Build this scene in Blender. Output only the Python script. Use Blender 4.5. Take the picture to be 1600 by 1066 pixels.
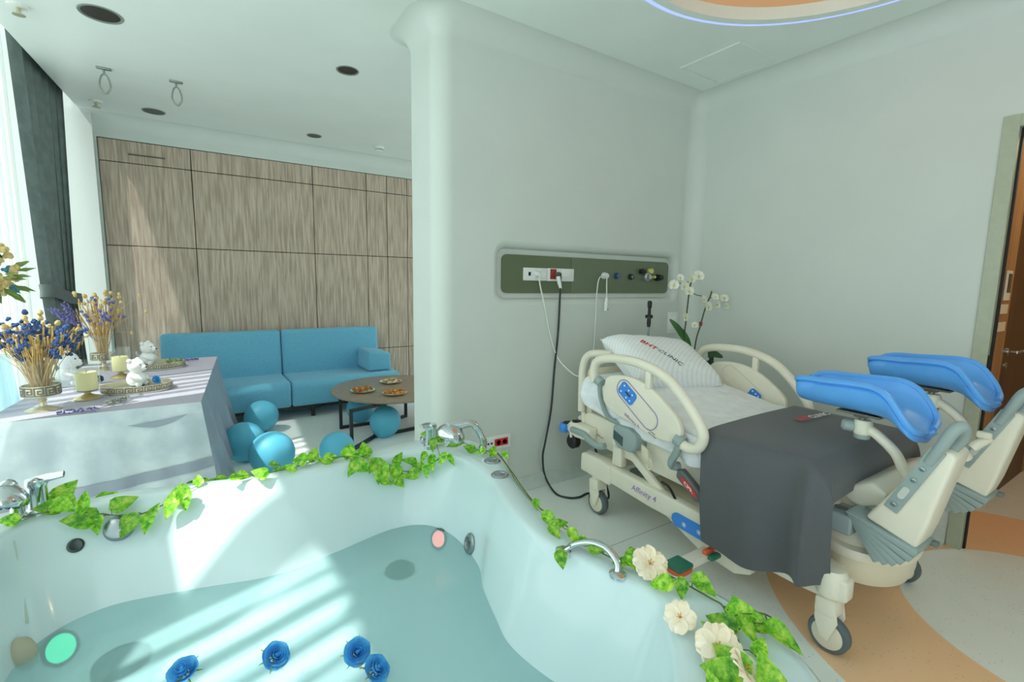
import bpy, bmesh, math, random
import numpy as np
from mathutils import Vector, Matrix

for o in list(bpy.data.objects): bpy.data.objects.remove(o)
scene = bpy.context.scene
col = scene.collection
PI = math.pi

# ---------------------------------------------------------------- camera
F_PX = 739.74
YAW, PITCH, ROLL = math.radians(33.12), math.radians(7.142), math.radians(-0.9026)
CAM = Vector((0, 0, 1.5))
_fw = Vector((math.sin(YAW)*math.cos(PITCH), math.cos(YAW)*math.cos(PITCH), -math.sin(PITCH)))
_rt = Vector((math.cos(YAW), -math.sin(YAW), 0))
_dn = _fw.cross(_rt)
C_RT = _rt*math.cos(ROLL) + _dn*math.sin(ROLL)
C_DN = -_rt*math.sin(ROLL) + _dn*math.cos(ROLL)
cam_data = bpy.data.cameras.new('camera')
cam_data.sensor_fit = 'HORIZONTAL'
cam_data.sensor_width = 36
cam_data.lens = F_PX/1600*36
cam_data.clip_start = 0.02
cam = bpy.data.objects.new('camera', cam_data)
col.objects.link(cam)
mw = Matrix.Identity(4)
for i in range(3):
    mw[i][0] = C_RT[i]; mw[i][1] = -C_DN[i]; mw[i][2] = -_fw[i]; mw[i][3] = CAM[i]
cam.matrix_world = mw
scene.camera = cam

def at(px, py, x=None, y=None, z=None):
    """point of the room seen at a photo pixel, on the plane x=, y= or z="""
    d = C_RT*((px-800)/F_PX) + C_DN*((py-533)/F_PX) + _fw
    if x is not None: t = (x-CAM.x)/d.x
    elif y is not None: t = (y-CAM.y)/d.y
    else: t = (z-CAM.z)/d.z
    return CAM + d*t

# ---------------------------------------------------------------- sky, sun, exposure
world = bpy.data.worlds.new('sky'); scene.world = world
world.use_nodes = True
bg = world.node_tree.nodes['Background']
bg.inputs['Color'].default_value = (0.91, 1.0, 1.04, 1)
bg.inputs['Strength'].default_value = 1.5
SUN_DIR = Vector((1, 0.33, -1.8)).normalized()
sl = bpy.data.lights.new('sun', 'SUN'); sl.energy = 5.4; sl.angle = math.radians(0.9); sl.color = (1, .98, .94)
sun = bpy.data.objects.new('sun', sl); col.objects.link(sun)
sun.location = (-6, -1, 9)
sun.rotation_euler = SUN_DIR.to_track_quat('-Z', 'Y').to_euler()
vs = scene.view_settings
vs.view_transform = 'Standard'; vs.look = 'None'; vs.gamma = 1; vs.use_curve_mapping = False
vs.exposure = 0.24
scene.cycles.diffuse_bounces = 8
scene.cycles.max_bounces = 14
scene.cycles.transparent_max_bounces = 24

# ---------------------------------------------------------------- materials
def lin(c):
    return tuple(((v/255)/12.92 if v/255 <= 0.04045 else ((v/255+0.055)/1.055)**2.4) for v in c) + (1.0,)
MATS = {}
def M(name, rgb=(200,200,200), rough=0.5, metal=0.0, noise=0.0, nscale=30, bump=0.0, bscale=200,
      rgb2=None, stretch=None, emit=0.0, spec=0.5, coat=0.0, trans=0.0, alpha=1.0, sheen=0.0):
    """procedural principled material; rgb2 is mixed in by noise"""
    if name in MATS: return MATS[name]
    m = bpy.data.materials.new(name); m.use_nodes = True
    nt = m.node_tree; b = nt.nodes['Principled BSDF']
    b.inputs['Base Color'].default_value = lin(rgb)
    b.inputs['Roughness'].default_value = rough
    b.inputs['Metallic'].default_value = metal
    b.inputs['Specular IOR Level'].default_value = spec
    b.inputs['Coat Weight'].default_value = coat
    b.inputs['Transmission Weight'].default_value = trans
    b.inputs['Alpha'].default_value = alpha
    if sheen: b.inputs['Sheen Weight'].default_value = sheen
    if emit:
        b.inputs['Emission Color'].default_value = lin(rgb); b.inputs['Emission Strength'].default_value = emit
    tc = nt.nodes.new('ShaderNodeTexCoord'); src = tc.outputs['Object']
    if stretch:
        mp = nt.nodes.new('ShaderNodeMapping'); mp.inputs['Scale'].default_value = stretch
        nt.links.new(src, mp.inputs['Vector']); src = mp.outputs['Vector']
    if noise or rgb2:
        n = nt.nodes.new('ShaderNodeTexNoise'); n.inputs['Scale'].default_value = nscale; n.inputs['Detail'].default_value = 4
        nt.links.new(src, n.inputs['Vector'])
        mx = nt.nodes.new('ShaderNodeMix'); mx.data_type = 'RGBA'
        c2 = rgb2 if rgb2 else tuple(max(0, v*(1-noise)) for v in rgb)
        mx.inputs['A'].default_value = lin(rgb); mx.inputs['B'].default_value = lin(c2)
        rp = nt.nodes.new('ShaderNodeMapRange'); rp.inputs['From Min'].default_value = .38; rp.inputs['From Max'].default_value = .62
        nt.links.new(n.outputs['Fac'], rp.inputs['Value'])
        nt.links.new(rp.outputs['Result'], mx.inputs['Factor']); nt.links.new(mx.outputs['Result'], b.inputs['Base Color'])
    if bump:
        n2 = nt.nodes.new('ShaderNodeTexNoise'); n2.inputs['Scale'].default_value = bscale; n2.inputs['Detail'].default_value = 3
        nt.links.new(src, n2.inputs['Vector'])
        bp = nt.nodes.new('ShaderNodeBump'); bp.inputs['Strength'].default_value = bump; bp.inputs['Distance'].default_value = .01
        nt.links.new(n2.outputs['Fac'], bp.inputs['Height']); nt.links.new(bp.outputs['Normal'], b.inputs['Normal'])
    MATS[name] = m
    return m

def thin(name, rgb, clear=0.5, gloss=0.0, rough=0.1, translucent=True, noise=None):
    """thin clear or translucent sheet: glass, sheer cloth, water film"""
    if name in MATS: return MATS[name]
    m = bpy.data.materials.new(name); m.use_nodes = True
    nt = m.node_tree; nt.nodes.clear()
    out = nt.nodes.new('ShaderNodeOutputMaterial')
    tr = nt.nodes.new('ShaderNodeBsdfTransparent'); tr.inputs['Color'].default_value = lin(rgb) if gloss else (1,1,1,1)
    if gloss:
        gl = nt.nodes.new('ShaderNodeBsdfGlossy'); gl.inputs['Roughness'].default_value = rough
        lw = nt.nodes.new('ShaderNodeLayerWeight'); lw.inputs['Blend'].default_value = .5
        pw = nt.nodes.new('ShaderNodeMath'); pw.operation = 'POWER'; pw.inputs[1].default_value = 4; nt.links.new(lw.outputs['Facing'], pw.inputs[0])
        fr = nt.nodes.new('ShaderNodeMath'); fr.operation = 'MULTIPLY_ADD'; fr.inputs[1].default_value = (gloss-1)*1.6; fr.inputs[2].default_value = .03; nt.links.new(pw.outputs[0], fr.inputs[0])
        mx = nt.nodes.new('ShaderNodeMixShader')
        nt.links.new(fr.outputs[0], mx.inputs[0]); nt.links.new(tr.outputs[0], mx.inputs[1]); nt.links.new(gl.outputs[0], mx.inputs[2])
        res = mx
        if clear < 1:
            df = nt.nodes.new('ShaderNodeBsdfDiffuse'); df.inputs['Color'].default_value = lin(rgb)
            m2 = nt.nodes.new('ShaderNodeMixShader'); m2.inputs[0].default_value = clear
            nt.links.new(df.outputs[0], m2.inputs[1]); nt.links.new(mx.outputs[0], m2.inputs[2]); res = m2
    else:
        df = nt.nodes.new('ShaderNodeBsdfDiffuse'); df.inputs['Color'].default_value = lin(rgb)
        tl = nt.nodes.new('ShaderNodeBsdfTranslucent'); tl.inputs['Color'].default_value = lin(rgb)
        m1 = nt.nodes.new('ShaderNodeMixShader'); m1.inputs[0].default_value = .7 if translucent else 0
        nt.links.new(df.outputs[0], m1.inputs[1]); nt.links.new(tl.outputs[0], m1.inputs[2])
        res = nt.nodes.new('ShaderNodeMixShader'); res.inputs[0].default_value = clear
        nt.links.new(m1.outputs[0], res.inputs[1]); nt.links.new(tr.outputs[0], res.inputs[2])
    nt.links.new(res.outputs[0], out.inputs['Surface'])
    MATS[name] = m
    return m

# ---------------------------------------------------------------- geometry helpers: each returns (verts, faces)
def V(*a): return Vector(a)
def join(*gs):
    vs_, fs = [], []
    for g in gs:
        k = len(vs_); vs_ += [Vector(v) for v in g[0]]; fs += [tuple(i+k for i in f) for f in g[1]]
    return vs_, fs
def xf(g, mat):
    return [mat @ Vector(v) for v in g[0]], g[1]
def rot(g, axis, ang, about=(0,0,0)):
    a = Vector(about)
    return xf(g, Matrix.Translation(a) @ Matrix.Rotation(ang, 4, axis) @ Matrix.Translation(-a))
def move(g, d): return xf(g, Matrix.Translation(Vector(d)))
def from_bm(bm):
    bm.verts.ensure_lookup_table(); bm.verts.index_update()
    g = [v.co.copy() for v in bm.verts], [tuple(v.index for v in f.verts) for f in bm.faces]
    bm.free(); return g
def to_bm(g):
    bm = bmesh.new()
    vv = [bm.verts.new(v) for v in g[0]]
    for f in g[1]:
        try: bm.faces.new([vv[i] for i in f])
        except ValueError: pass
    bm.normal_update(); return bm
def bevel(g, w, seg=2, ang=30):
    bm = to_bm(g)
    bmesh.ops.recalc_face_normals(bm, faces=bm.faces)
    es = [e for e in bm.edges if len(e.link_faces) == 2 and e.calc_face_angle(0) > math.radians(ang)]
    if es and w > 0: bmesh.ops.bevel(bm, geom=es, offset=w, segments=seg, profile=.5, affect='EDGES', clamp_overlap=True)
    return from_bm(bm)
def box(x0, x1, y0, y1, z0, z1, bv=0.0, seg=2):
    v = [V(x,y,z) for x in (x0,x1) for y in (y0,y1) for z in (z0,z1)]
    f = [(0,1,3,2),(4,6,7,5),(0,4,5,1),(2,3,7,6),(0,2,6,4),(1,5,7,3)]
    return bevel((v, f), bv, seg) if bv else (v, f)
def cbox(c, s, bv=0.0, seg=2):
    return box(c[0]-s[0]/2, c[0]+s[0]/2, c[1]-s[1]/2, c[1]+s[1]/2, c[2]-s[2]/2, c[2]+s[2]/2, bv, seg)
def prism(poly, axis, a, b, bv=0.0, seg=2):
    """2-D polygon extruded along an axis; poly coords are the two other axes in order"""
    def mk(p, t):
        return {'x': V(t, p[0], p[1]), 'y': V(p[0], t, p[1]), 'z': V(p[0], p[1], t)}[axis]
    n = len(poly)
    v = [mk(p, a) for p in poly] + [mk(p, b) for p in poly]
    f = [tuple(range(n)), tuple(range(2*n-1, n-1, -1))] + [(i, (i+1) % n, n+(i+1) % n, n+i) for i in range(n)]
    bm = to_bm((v, f)); bmesh.ops.recalc_face_normals(bm, faces=bm.faces); g = from_bm(bm)
    return bevel(g, bv, seg) if bv else g
def catmull(pts, n, closed=False):
    P = [Vector(p) for p in pts]; m = len(P); out = []
    segs = m if closed else m-1
    for i in range(segs):
        p1, p2 = P[i], P[(i+1) % m]
        p0 = P[(i-1) % m] if closed or i > 0 else p1*2-p2
        p3 = P[(i+2) % m] if closed or i+2 < m else p2*2-p1
        for k in range(n):
            t = k/n; t2 = t*t; t3 = t2*t
            out.append(.5*((2*p1)+(p2-p0)*t+(2*p0-5*p1+4*p2-p3)*t2+(3*p1-p0-3*p2+p3)*t3))
    if not closed: out.append(P[-1])
    return out
def loft(rings, closed=True, cap0=False, cap1=False):
    n = len(rings[0]); v = [Vector(p) for r in rings for p in r]; f = []
    for i in range(len(rings)-1):
        for k in range(n if closed else n-1):
            a, b = i*n+k, i*n+(k+1) % n
            f.append((a, b, b+n, a+n))
    if cap0: f.append(tuple(range(n-1, -1, -1)))
    if cap1: f.append(tuple((len(rings)-1)*n+k for k in range(n)))
    return v, f
def tube(pts, r, n=8, closed=False, cap=True, flat=1.0):
    P = [Vector(p) for p in pts]; m = len(P)
    rr = r if isinstance(r, (list, tuple)) else [r]*m
    rings = []; up = None
    for i in range(m):
        a = P[(i-1) % m] if closed or i > 0 else P[0]; b = P[(i+1) % m] if closed or i < m-1 else P[-1]
        t = (b-a)
        if t.length < 1e-9: t = V(0,0,1)
        t.normalize()
        if up is None:
            up = t.orthogonal().normalized()
        up = (up - t*up.dot(t))
        if up.length < 1e-6: up = t.orthogonal()
        up.normalize(); s = t.cross(up)
        rings.append([P[i]+up*(rr[i]*math.cos(2*PI*k/n))+s*(rr[i]*flat*math.sin(2*PI*k/n)) for k in range(n)])
    if closed: rings.append(rings[0]); return loft(rings)
    return loft(rings, True, cap, cap)
def lathe(prof, n=24, c=(0,0,0), sx=1.0, sy=1.0, axis=None):
    """profile (r, z) turned about z"""
    c = Vector(c); rings = []
    for r, z in prof:
        r = max(r, 1e-4)
        rings.append([c+V(r*sx*math.cos(2*PI*k/n), r*sy*math.sin(2*PI*k/n), z) for k in range(n)])
    shut = prof[0] == prof[-1]
    return loft(rings, True, prof[0][0] > 1e-3 and not shut, prof[-1][0] > 1e-3 and not shut)
def along(g, p, d):
    """carry geometry built about +z at the origin to point p, z turned to d"""
    return xf(g, Matrix.Translation(Vector(p)) @ Vector(d).to_track_quat('Z', 'Y').to_matrix().to_4x4())
def ball(c, r, n=12, sx=1, sy=1, sz=1, m=None):
    m = m or n//2+1
    prof = [(math.sin(PI*i/m), -math.cos(PI*i/m)) for i in range(m+1)]
    g = lathe(prof, n)
    return [V(v.x*r*sx, v.y*r*sy, v.z*r*sz)+Vector(c) for v in g[0]], g[1]
def grid(fn, nu, nv):
    v = [Vector(fn(i/nu, j/nv)) for i in range(nu+1) for j in range(nv+1)]
    f = [(i*(nv+1)+j, (i+1)*(nv+1)+j, (i+1)*(nv+1)+j+1, i*(nv+1)+j+1) for i in range(nu) for j in range(nv)]
    return v, f
def thicken(g, t):
    bm = to_bm(g)
    bmesh.ops.solidify(bm, geom=bm.faces[:], thickness=t)
    return from_bm(bm)
def rrect(w, h, r, n=5):
    out = []
    for cx, cy, a0 in ((w/2-r, h/2-r, 0), (-w/2+r, h/2-r, 90), (-w/2+r, -h/2+r, 180), (w/2-r, -h/2+r, 270)):
        for k in range(n+1):
            a = math.radians(a0+90*k/n); out.append((cx+r*math.cos(a), cy+r*math.sin(a)))
    return out

# ---------------------------------------------------------------- object helpers
def tag(o, label=None, cat=None, group=None, kind=None):
    if label: o['label'] = label
    if cat: o['category'] = cat
    if group: o['group'] = group
    if kind: o['kind'] = kind
    return o
def wpos(o):
    p = Vector((0,0,0))
    while o: p += o.location; o = o.parent
    return p
def thing(name, loc, label, cat, group=None):
    o = bpy.data.objects.new(name, None); o.empty_display_size = .05
    col.objects.link(o); o.location = loc
    return tag(o, label, cat, group)
def make(name, g, mat, parent=None, smooth=True, label=None, cat=None, group=None, kind=None, ang=40):
    me = bpy.data.meshes.new(name)
    vs_ = [Vector(v) for v in g[0]]
    if parent: org = wpos(parent)
    else:
        a = np.array([v[:] for v in vs_]); org = Vector((float((a[:,0].min()+a[:,0].max())/2), float((a[:,1].min()+a[:,1].max())/2), float(a[:,2].min())))
    me.from_pydata([v-org for v in vs_], [], [list(f) for f in g[1]])
    bm = bmesh.new(); bm.from_mesh(me)
    bmesh.ops.remove_doubles(bm, verts=bm.verts, dist=1e-6)
    bmesh.ops.recalc_face_normals(bm, faces=bm.faces)
    if smooth:
        for f in bm.faces: f.smooth = True
        lim = math.radians(ang)
        for e in bm.edges:
            if len(e.link_faces) == 2 and e.calc_face_angle(0) > lim: e.smooth = False
    bm.to_mesh(me); bm.free()
    me.materials.append(mat)
    o = bpy.data.objects.new(name, me); col.objects.link(o)
    if parent: o.parent = parent
    else: o.location = org
    return tag(o, label, cat, group, kind)
def inst(src, parent, mat4=None, name=None):
    o = src.copy(); col.objects.link(o); o.parent = parent
    if mat4 is not None: o.matrix_local = mat4
    return o
def struct(name, g, mat, parent=None, smooth=True, label=None):
    return make(name, g, mat, parent, smooth, kind=None if parent else 'structure', label=label)
_tc = {}
def letters(s, size=1.0, bold=0.0, shear=0.0):
    """flat lettering in the xy plane, centred"""
    k = (s, bold, shear)
    if k not in _tc:
        cu = bpy.data.curves.new('lettering', 'FONT'); cu.body = s; cu.offset = bold; cu.shear = shear
        cu.align_x = 'CENTER'; cu.align_y = 'CENTER'; cu.resolution_u = 2; cu.fill_mode = 'FRONT'
        ob = bpy.data.objects.new('lettering', cu); col.objects.link(ob)
        dg = bpy.context.evaluated_depsgraph_get()
        me = bpy.data.meshes.new_from_object(ob.evaluated_get(dg))
        _tc[k] = ([v.co.copy() for v in me.vertices], [tuple(p.vertices) for p in me.polygons])
        bpy.data.objects.remove(ob); bpy.data.curves.remove(cu); bpy.data.meshes.remove(me)
    g = _tc[k]
    return [v*size for v in g[0]], g[1]
def letter_map(s, size, fn, bold=0.0, shear=0.0):
    g = letters(s, size, bold, shear)
    return [Vector(fn(v.x, v.y)) for v in g[0]], g[1]
rnd = random.Random(7)
# ================================================================ THE ROOM
ZC = 3.05
YH, XR, YW = 2.69, 3.60, 6.25          # headboard wall, right wall, wood wall
def xw(y): return -.95+.05*(y-4.75)     # ceiling edge along the window
paint = M('wall_paint', (210,216,210), .6, noise=.012, nscale=3)
ceil_m = M('ceiling_paint', (228,235,230), .35, noise=.015, nscale=2)

# ---- floor: speckled vinyl with a peach ring and welded seams
def floor_material():
    m = bpy.data.materials.new('speckled_vinyl'); m.use_nodes = True
    nt = m.node_tree; b = nt.nodes['Principled BSDF']; L = nt.links.new
    geo = nt.nodes.new('ShaderNodeNewGeometry')
    def mathn(op, a, v=None):
        n = nt.nodes.new('ShaderNodeMath'); n.operation = op
        for i, q in enumerate((a, v)):
            if q is None: continue
            if isinstance(q, (int, float)): n.inputs[i].default_value = q
            else: L(q, n.inputs[i])
        return n.outputs[0]
    sep = nt.nodes.new('ShaderNodeSeparateXYZ'); L(geo.outputs['Position'], sep.inputs[0])
    dx = mathn('SUBTRACT', sep.outputs[0], 3.2); dy = mathn('SUBTRACT', sep.outputs[1], .15)
    r = mathn('SQRT', mathn('ADD', mathn('MULTIPLY', dx, dx), mathn('MULTIPLY', dy, dy)))
    band = mathn('MULTIPLY', mathn('GREATER_THAN', r, .71), mathn('LESS_THAN', r, 1.32))
    def mix(f, a, c):
        x = nt.nodes.new('ShaderNodeMix'); x.data_type = 'RGBA'
        L(f, x.inputs['Factor'])
        for k, q in (('A', a), ('B', c)):
            if isinstance(q, tuple): x.inputs[k].default_value = q
            else: L(q, x.inputs[k])
        return x.outputs['Result']
    n1 = nt.nodes.new('ShaderNodeTexNoise'); n1.inputs['Scale'].default_value = 6; L(geo.outputs['Position'], n1.inputs['Vector'])
    base = mix(n1.outputs['Fac'], lin((236,240,236)), lin((226,232,227)))
    c = mix(band, base, lin((242,200,158)))
    vo = nt.nodes.new('ShaderNodeTexVoronoi'); vo.inputs['Scale'].default_value = 60; L(geo.outputs['Position'], vo.inputs['Vector'])
    spk = mathn('LESS_THAN', vo.outputs['Distance'], .16)
    wn = nt.nodes.new('ShaderNodeTexWhiteNoise'); L(vo.outputs['Position'], wn.inputs['Vector'])
    spk = mathn('MULTIPLY', spk, mathn('GREATER_THAN', wn.outputs['Value'], .62))
    c = mix(mathn('MULTIPLY', spk, .55), c, lin((140,140,132)))
    seam = mathn('LESS_THAN', mathn('ABSOLUTE', mathn('SUBTRACT', sep.outputs[1], 1.82)), .004)
    seam = mathn('MULTIPLY', seam, mathn('GREATER_THAN', sep.outputs[0], 1.2))
    c = mix(mathn('MULTIPLY', seam, .5), c, lin((140,146,140)))
    L(c, b.inputs['Base Color']); b.inputs['Roughness'].default_value = .38
    return m
struct('floor', box(-1.9, 7.2, -2.2, 6.6, -.12, 0), floor_material(), smooth=False)

# ---- ceiling with openings for the downlights and the round tray
DOWN = [(-.42,3.914,.10), (1.0,3.843,.075), (-.296,5.827,.085), (1.115,5.728,.07)]
RING_C, RING_R = (2.25,.95), .985
def ceiling_geo():
    bm = bmesh.new()
    def loop(pts):
        vv = [bm.verts.new((x, y, ZC)) for x, y in pts]
        return [bm.edges.new((vv[i], vv[(i+1) % len(vv)])) for i in range(len(vv))]
    es = loop([(xw(-2.2),-2.2), (3.78,-2.2), (3.78,6.5), (xw(6.5),6.5)])
    for x, y, r in DOWN:
        es += loop([(x+r*math.cos(2*PI*k/28), y+r*math.sin(2*PI*k/28)) for k in range(28)])
    es += loop([(RING_C[0]+RING_R*math.cos(2*PI*k/96), RING_C[1]+RING_R*math.sin(2*PI*k/96)) for k in range(96)])
    bmesh.ops.triangle_fill(bm, use_beauty=True, edges=es)
    return from_bm(bm)
fascia = [V(xw(-2.2),-2.2,ZC), V(xw(6.5),6.5,ZC), V(xw(6.5),6.5,3.75), V(xw(-2.2),-2.2,3.75)]
struct('ceiling', join(ceiling_geo(), (fascia, [(0,1,2,3)]), ([V(xw(-2.2)-.32,-2.2,3.75),V(3.9,-2.2,3.75),V(3.9,6.6,3.75),V(xw(6.6)-.32,6.6,3.75),V(xw(-2.2)-.32,-2.2,3.82),V(3.9,-2.2,3.82),V(3.9,6.6,3.82),V(xw(6.6)-.32,6.6,3.82)],[(0,1,2,3),(7,6,5,4),(0,4,5,1),(1,5,6,2),(2,6,7,3),(3,7,4,0)])), ceil_m, smooth=False)

# ---- round ceiling tray: lavender light line, grey lip, backlit peach field
tray = thing('ceiling_tray_light', (RING_C[0], RING_C[1], ZC), 'round ceiling light with a lavender line of light around a peach field', 'ceiling light')
def annulus(c, r0, r1, z0, z1, n=96):
    ring = lambda r, z: [V(c[0]+r*math.cos(2*PI*k/n), c[1]+r*math.sin(2*PI*k/n), z) for k in range(n)]
    return loft([ring(r0,z0), ring(r1,z0), ring(r1,z1), ring(r0,z1), ring(r0,z0)])
make('light_line', annulus(RING_C, 1.0, 1.032, ZC-.006, ZC-.001), M('led_lavender', (150,165,255), .5, emit=1.0), tray, smooth=False)
make('lip', annulus(RING_C, .95, 1.0, ZC-.012, ZC+.06), ceil_m, tray, smooth=False)
make('tray_field', lathe([(.952,.055),(.0,.055)], 96, (*RING_C, ZC)), M('peach_field', (222,204,176), .6, emit=.17), tray)

# ---- headboard partition: rounded free end, niche for the medical panel
def arc(c, r, a0, a1, n=8):
    return [(c[0]+r*math.cos(math.radians(a0+(a1-a0)*k/n)), c[1]+r*math.sin(math.radians(a0+(a1-a0)*k/n))) for k in range(n+1)]
RE = .11
foot = arc((1.2+RE, YH+RE), RE, 270, 180, 10) + arc((1.2+.05, 3.12-.05), .05, 180, 90, 5) + [(3.78,3.12), (3.78,YH)]
wall_g = prism(foot, 'z', 0, ZC)
NX0, NX1, NZ0, NZ1 = 1.60, 3.475, 1.335, 1.775          # niche outline on the wall face
def niche_cut():
    rings = []
    cx, cz = (NX0+NX1)/2, (NZ0+NZ1)/2
    prof = [(-.02,-.02), (.0,.0), (.012,.003), (.026,.010), (.040,.022), (.050,.040), (.054,.068)]     # (inset, depth)
    for ins, dep in prof:
        rr = rrect(NX1-NX0-2*ins, NZ1-NZ0-2*ins, .10-ins*.6, 6)
        rings.append([V(cx+p[0], YH+dep, cz+p[1]) for p in rr])
    return loft(rings, True, True, True)
def boolean(g, cut):
    a = make('tmp_a', g, paint, smooth=False); b = make('tmp_b', cut, paint, smooth=False)
    md = a.modifiers.new('cut', 'BOOLEAN'); md.operation = 'DIFFERENCE'; md.object = b; md.solver = 'EXACT'
    bpy.context.view_layer.update()
    me = bpy.data.meshes.new_from_object(a.evaluated_get(bpy.context.evaluated_depsgraph_get()))
    off = a.location.copy()
    out = [v.co+off for v in me.vertices], [tuple(p.vertices) for p in me.polygons]
    for o in (a, b): bpy.data.objects.remove(o)
    return out
wall_back = struct('wall_back', boolean(wall_g, niche_cut()), paint)
wn_ = wall_back.modifiers.new('weighted', 'WEIGHTED_NORMAL'); wn_.keep_sharp = True; wn_.weight = 100

# ---- right wall with the doorway
struct('wall_right', join(box(XR,XR+.16,.79,3.12,0,ZC), box(XR,XR+.16,-.32,.79,2.40,ZC), box(XR,XR+.16,-2.2,-.32,0,ZC)), paint, smooth=False)
struct('wall_near', box(.9,3.78,-2.36,-2.2,0,3.75), paint, smooth=False)  # added behind the camera to cut the light on headboard wall and bed
# concave joints: vertical fillet in the corner and the cove under the ceiling
RF, RC = .12, .13
fil = arc((XR-RF, YH-RF), RF, 0, 90, 8)
struct('trim_1', loft([[V(p[0]-.001,p[1]-.001,z) for p in fil] for z in (0, ZC)], closed=False), paint)
path = [(XR,-2.2,-1,0), (XR,YH-RF,-1,0)]
for k in range(1, 8):
    a = math.radians(90*k/8); path.append((XR-RF+RF*math.cos(a), YH-RF+RF*math.sin(a), -math.cos(a), -math.sin(a)))
path += [(XR-RF,YH,0,-1)]
for k in range(0, 11):
    a = math.radians(270-9*k); path.append((1.2+RE+RE*math.cos(a), YH+RE+RE*math.sin(a), math.cos(a), math.sin(a)))
for k in range(0, 6):
    a = math.radians(180-18*k); path.append((1.25+.05*math.cos(a), 3.07+.05*math.sin(a), math.cos(a), math.sin(a)))
path.append((3.7,3.12,0,1))
rings = []
for x, y, nx, ny in path:
    rings.append([V(x+nx*(.0005+RC-RC*math.cos(math.radians(9*k))), y+ny*(.0005+RC-RC*math.cos(math.radians(9*k))), ZC-RC+(RC-.0005)*math.sin(math.radians(9*k))) for k in range(11)])
struct('trim_2', loft(rings, closed=False), paint, smooth=True)
base_m = M('cove_skirting', (206,214,208), .45, noise=.03, nscale=20)
def skirting(pts, name):
    r = []
    for x, y, nx, ny in pts:
        r.append([V(x+nx*.001, y+ny*.001, .10), V(x+nx*.005, y+ny*.005, .097), V(x+nx*.006, y+ny*.006, .03), V(x+nx*.016, y+ny*.016, .008), V(x+nx*.03, y+ny*.03, .001)])
    struct(name, loft(r, closed=False), base_m)
skirting(path[8:], 'baseboard_back')
skirting([(XR,.80,-1,0)] + path[1:9], 'baseboard_right')

# ---- wood wall: white shell with separate veneer panels
shell = join(box(-1.9,3.9,YW+.02,YW+.2,0,3.75), box(-1.9,-.785,YW-.004,YW+.02,0,3.75), box(-.784,3.9,YW-.0045,YW+.02,2.84,3.06))
wall_far = struct('wall_far', shell, paint, smooth=False)
wood = M('grey_oak_veneer', (206,188,168), .55, rgb2=(174,154,136), nscale=5, stretch=(9,9,.55), bump=.25, bscale=28)
def wood_grain(m):
    nt = m.node_tree; b = nt.nodes['Principled BSDF']
    tc = [n for n in nt.nodes if n.type == 'TEX_COORD'][0]
    mp = nt.nodes.new('ShaderNodeMapping'); mp.inputs['Scale'].default_value = (55,55,1.6); nt.links.new(tc.outputs['Object'], mp.inputs['Vector'])
    n = nt.nodes.new('ShaderNodeTexNoise'); n.inputs['Scale'].default_value = 2.2; n.inputs['Detail'].default_value = 6; nt.links.new(mp.outputs[0], n.inputs['Vector'])
    old = b.inputs['Base Color'].links[0].from_socket
    mx = nt.nodes.new('ShaderNodeMix'); mx.data_type = 'RGBA'; mx.blend_type = 'MULTIPLY'; mx.inputs['Factor'].default_value = .42
    cr = nt.nodes.new('ShaderNodeValToRGB'); cr.color_ramp.elements[0].position = .35; cr.color_ramp.elements[0].color = (.50,.48,.45,1); cr.color_ramp.elements[1].position = .6; cr.color_ramp.elements[1].color = (1,1,1,1)
    nt.links.new(n.outputs['Fac'], cr.inputs['Fac']); nt.links.new(old, mx.inputs['A']); nt.links.new(cr.outputs['Color'], mx.inputs['B'])
    nt.links.new(mx.outputs['Result'], b.inputs['Base Color'])
wood_grain(wood)
struct('joint_backing', box(-.78,2.96,YW+.004,YW+.018,0,2.838), M('joint_black', (38,34,30), .8), wall_far, smooth=False)
PXS = [-.78,-.031,1.177,1.816,2.08,2.358,2.64,2.94]
PZS = [.0,.587,1.802,2.62,2.835]
for i in range(len(PXS)-1):
    for j in range(len(PZS)-1):
        g = .004
        struct('panel', box(PXS[i]+g, PXS[i+1]-g, YW-.012, YW+.006, PZS[j]+g, PZS[j+1]-g, .0015, 1), wood, wall_far, smooth=False)
rr = [[V(x, YW-.006-(RC-RC*math.cos(math.radians(9*k))), ZC-RC+RC*math.sin(math.radians(9*k))) for k in range(11)] for x in (-.86, 3.2)]
struct('trim_3', loft(rr, closed=False), paint)
struct('trim_5', box(-1.2,-.80,6.165,YW-.005,0,ZC), paint, smooth=False)
struct('trim_4', box(-.55,-.25,YW-.02,YW-.012,2.70,2.712), M('slot_brown', (96,84,72), .7), smooth=False)     # thin pull slot in the top panel

# ---- window side: frames, panes, pocket
win_m = M('window_frame_white', (225,230,228), .4)
glass_m = thin('window_glass', (244,250,248), 1.0, gloss=1.12, rough=.02)
wy = [-2.1,-.9,.3,1.72,2.9,4.08,5.1,6.16]
for k in range(len(wy)-1):
    y0, y1 = wy[k], wy[k+1]
    def q(y, dx, z): return V(xw(y)-.30+dx, y, z)
    def bar(ya, yb, za, zb):
        v = [q(y, dx, z) for dx in (-.02,.02) for y in (ya,yb) for z in (za,zb)]
        return v, [(0,1,3,2),(4,6,7,5),(0,4,5,1),(2,3,7,6),(0,2,6,4),(1,5,7,3)]
    w = struct('window_%d' % (k+1), join(bar(y0,y0+.03,0,3.75), bar(y1-.03,y1,0,3.75), bar(y0+.03,y1-.03,0,.05), bar(y0+.03,y1-.03,3.70,3.75)), win_m, smooth=False)
    struct('pane', ([q(y0+.03,0,.05), q(y1-.03,0,.05), q(y1-.03,0,3.70), q(y0+.03,0,3.70)], [(0,1,2,3)]), glass_m, w, smooth=False)

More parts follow.
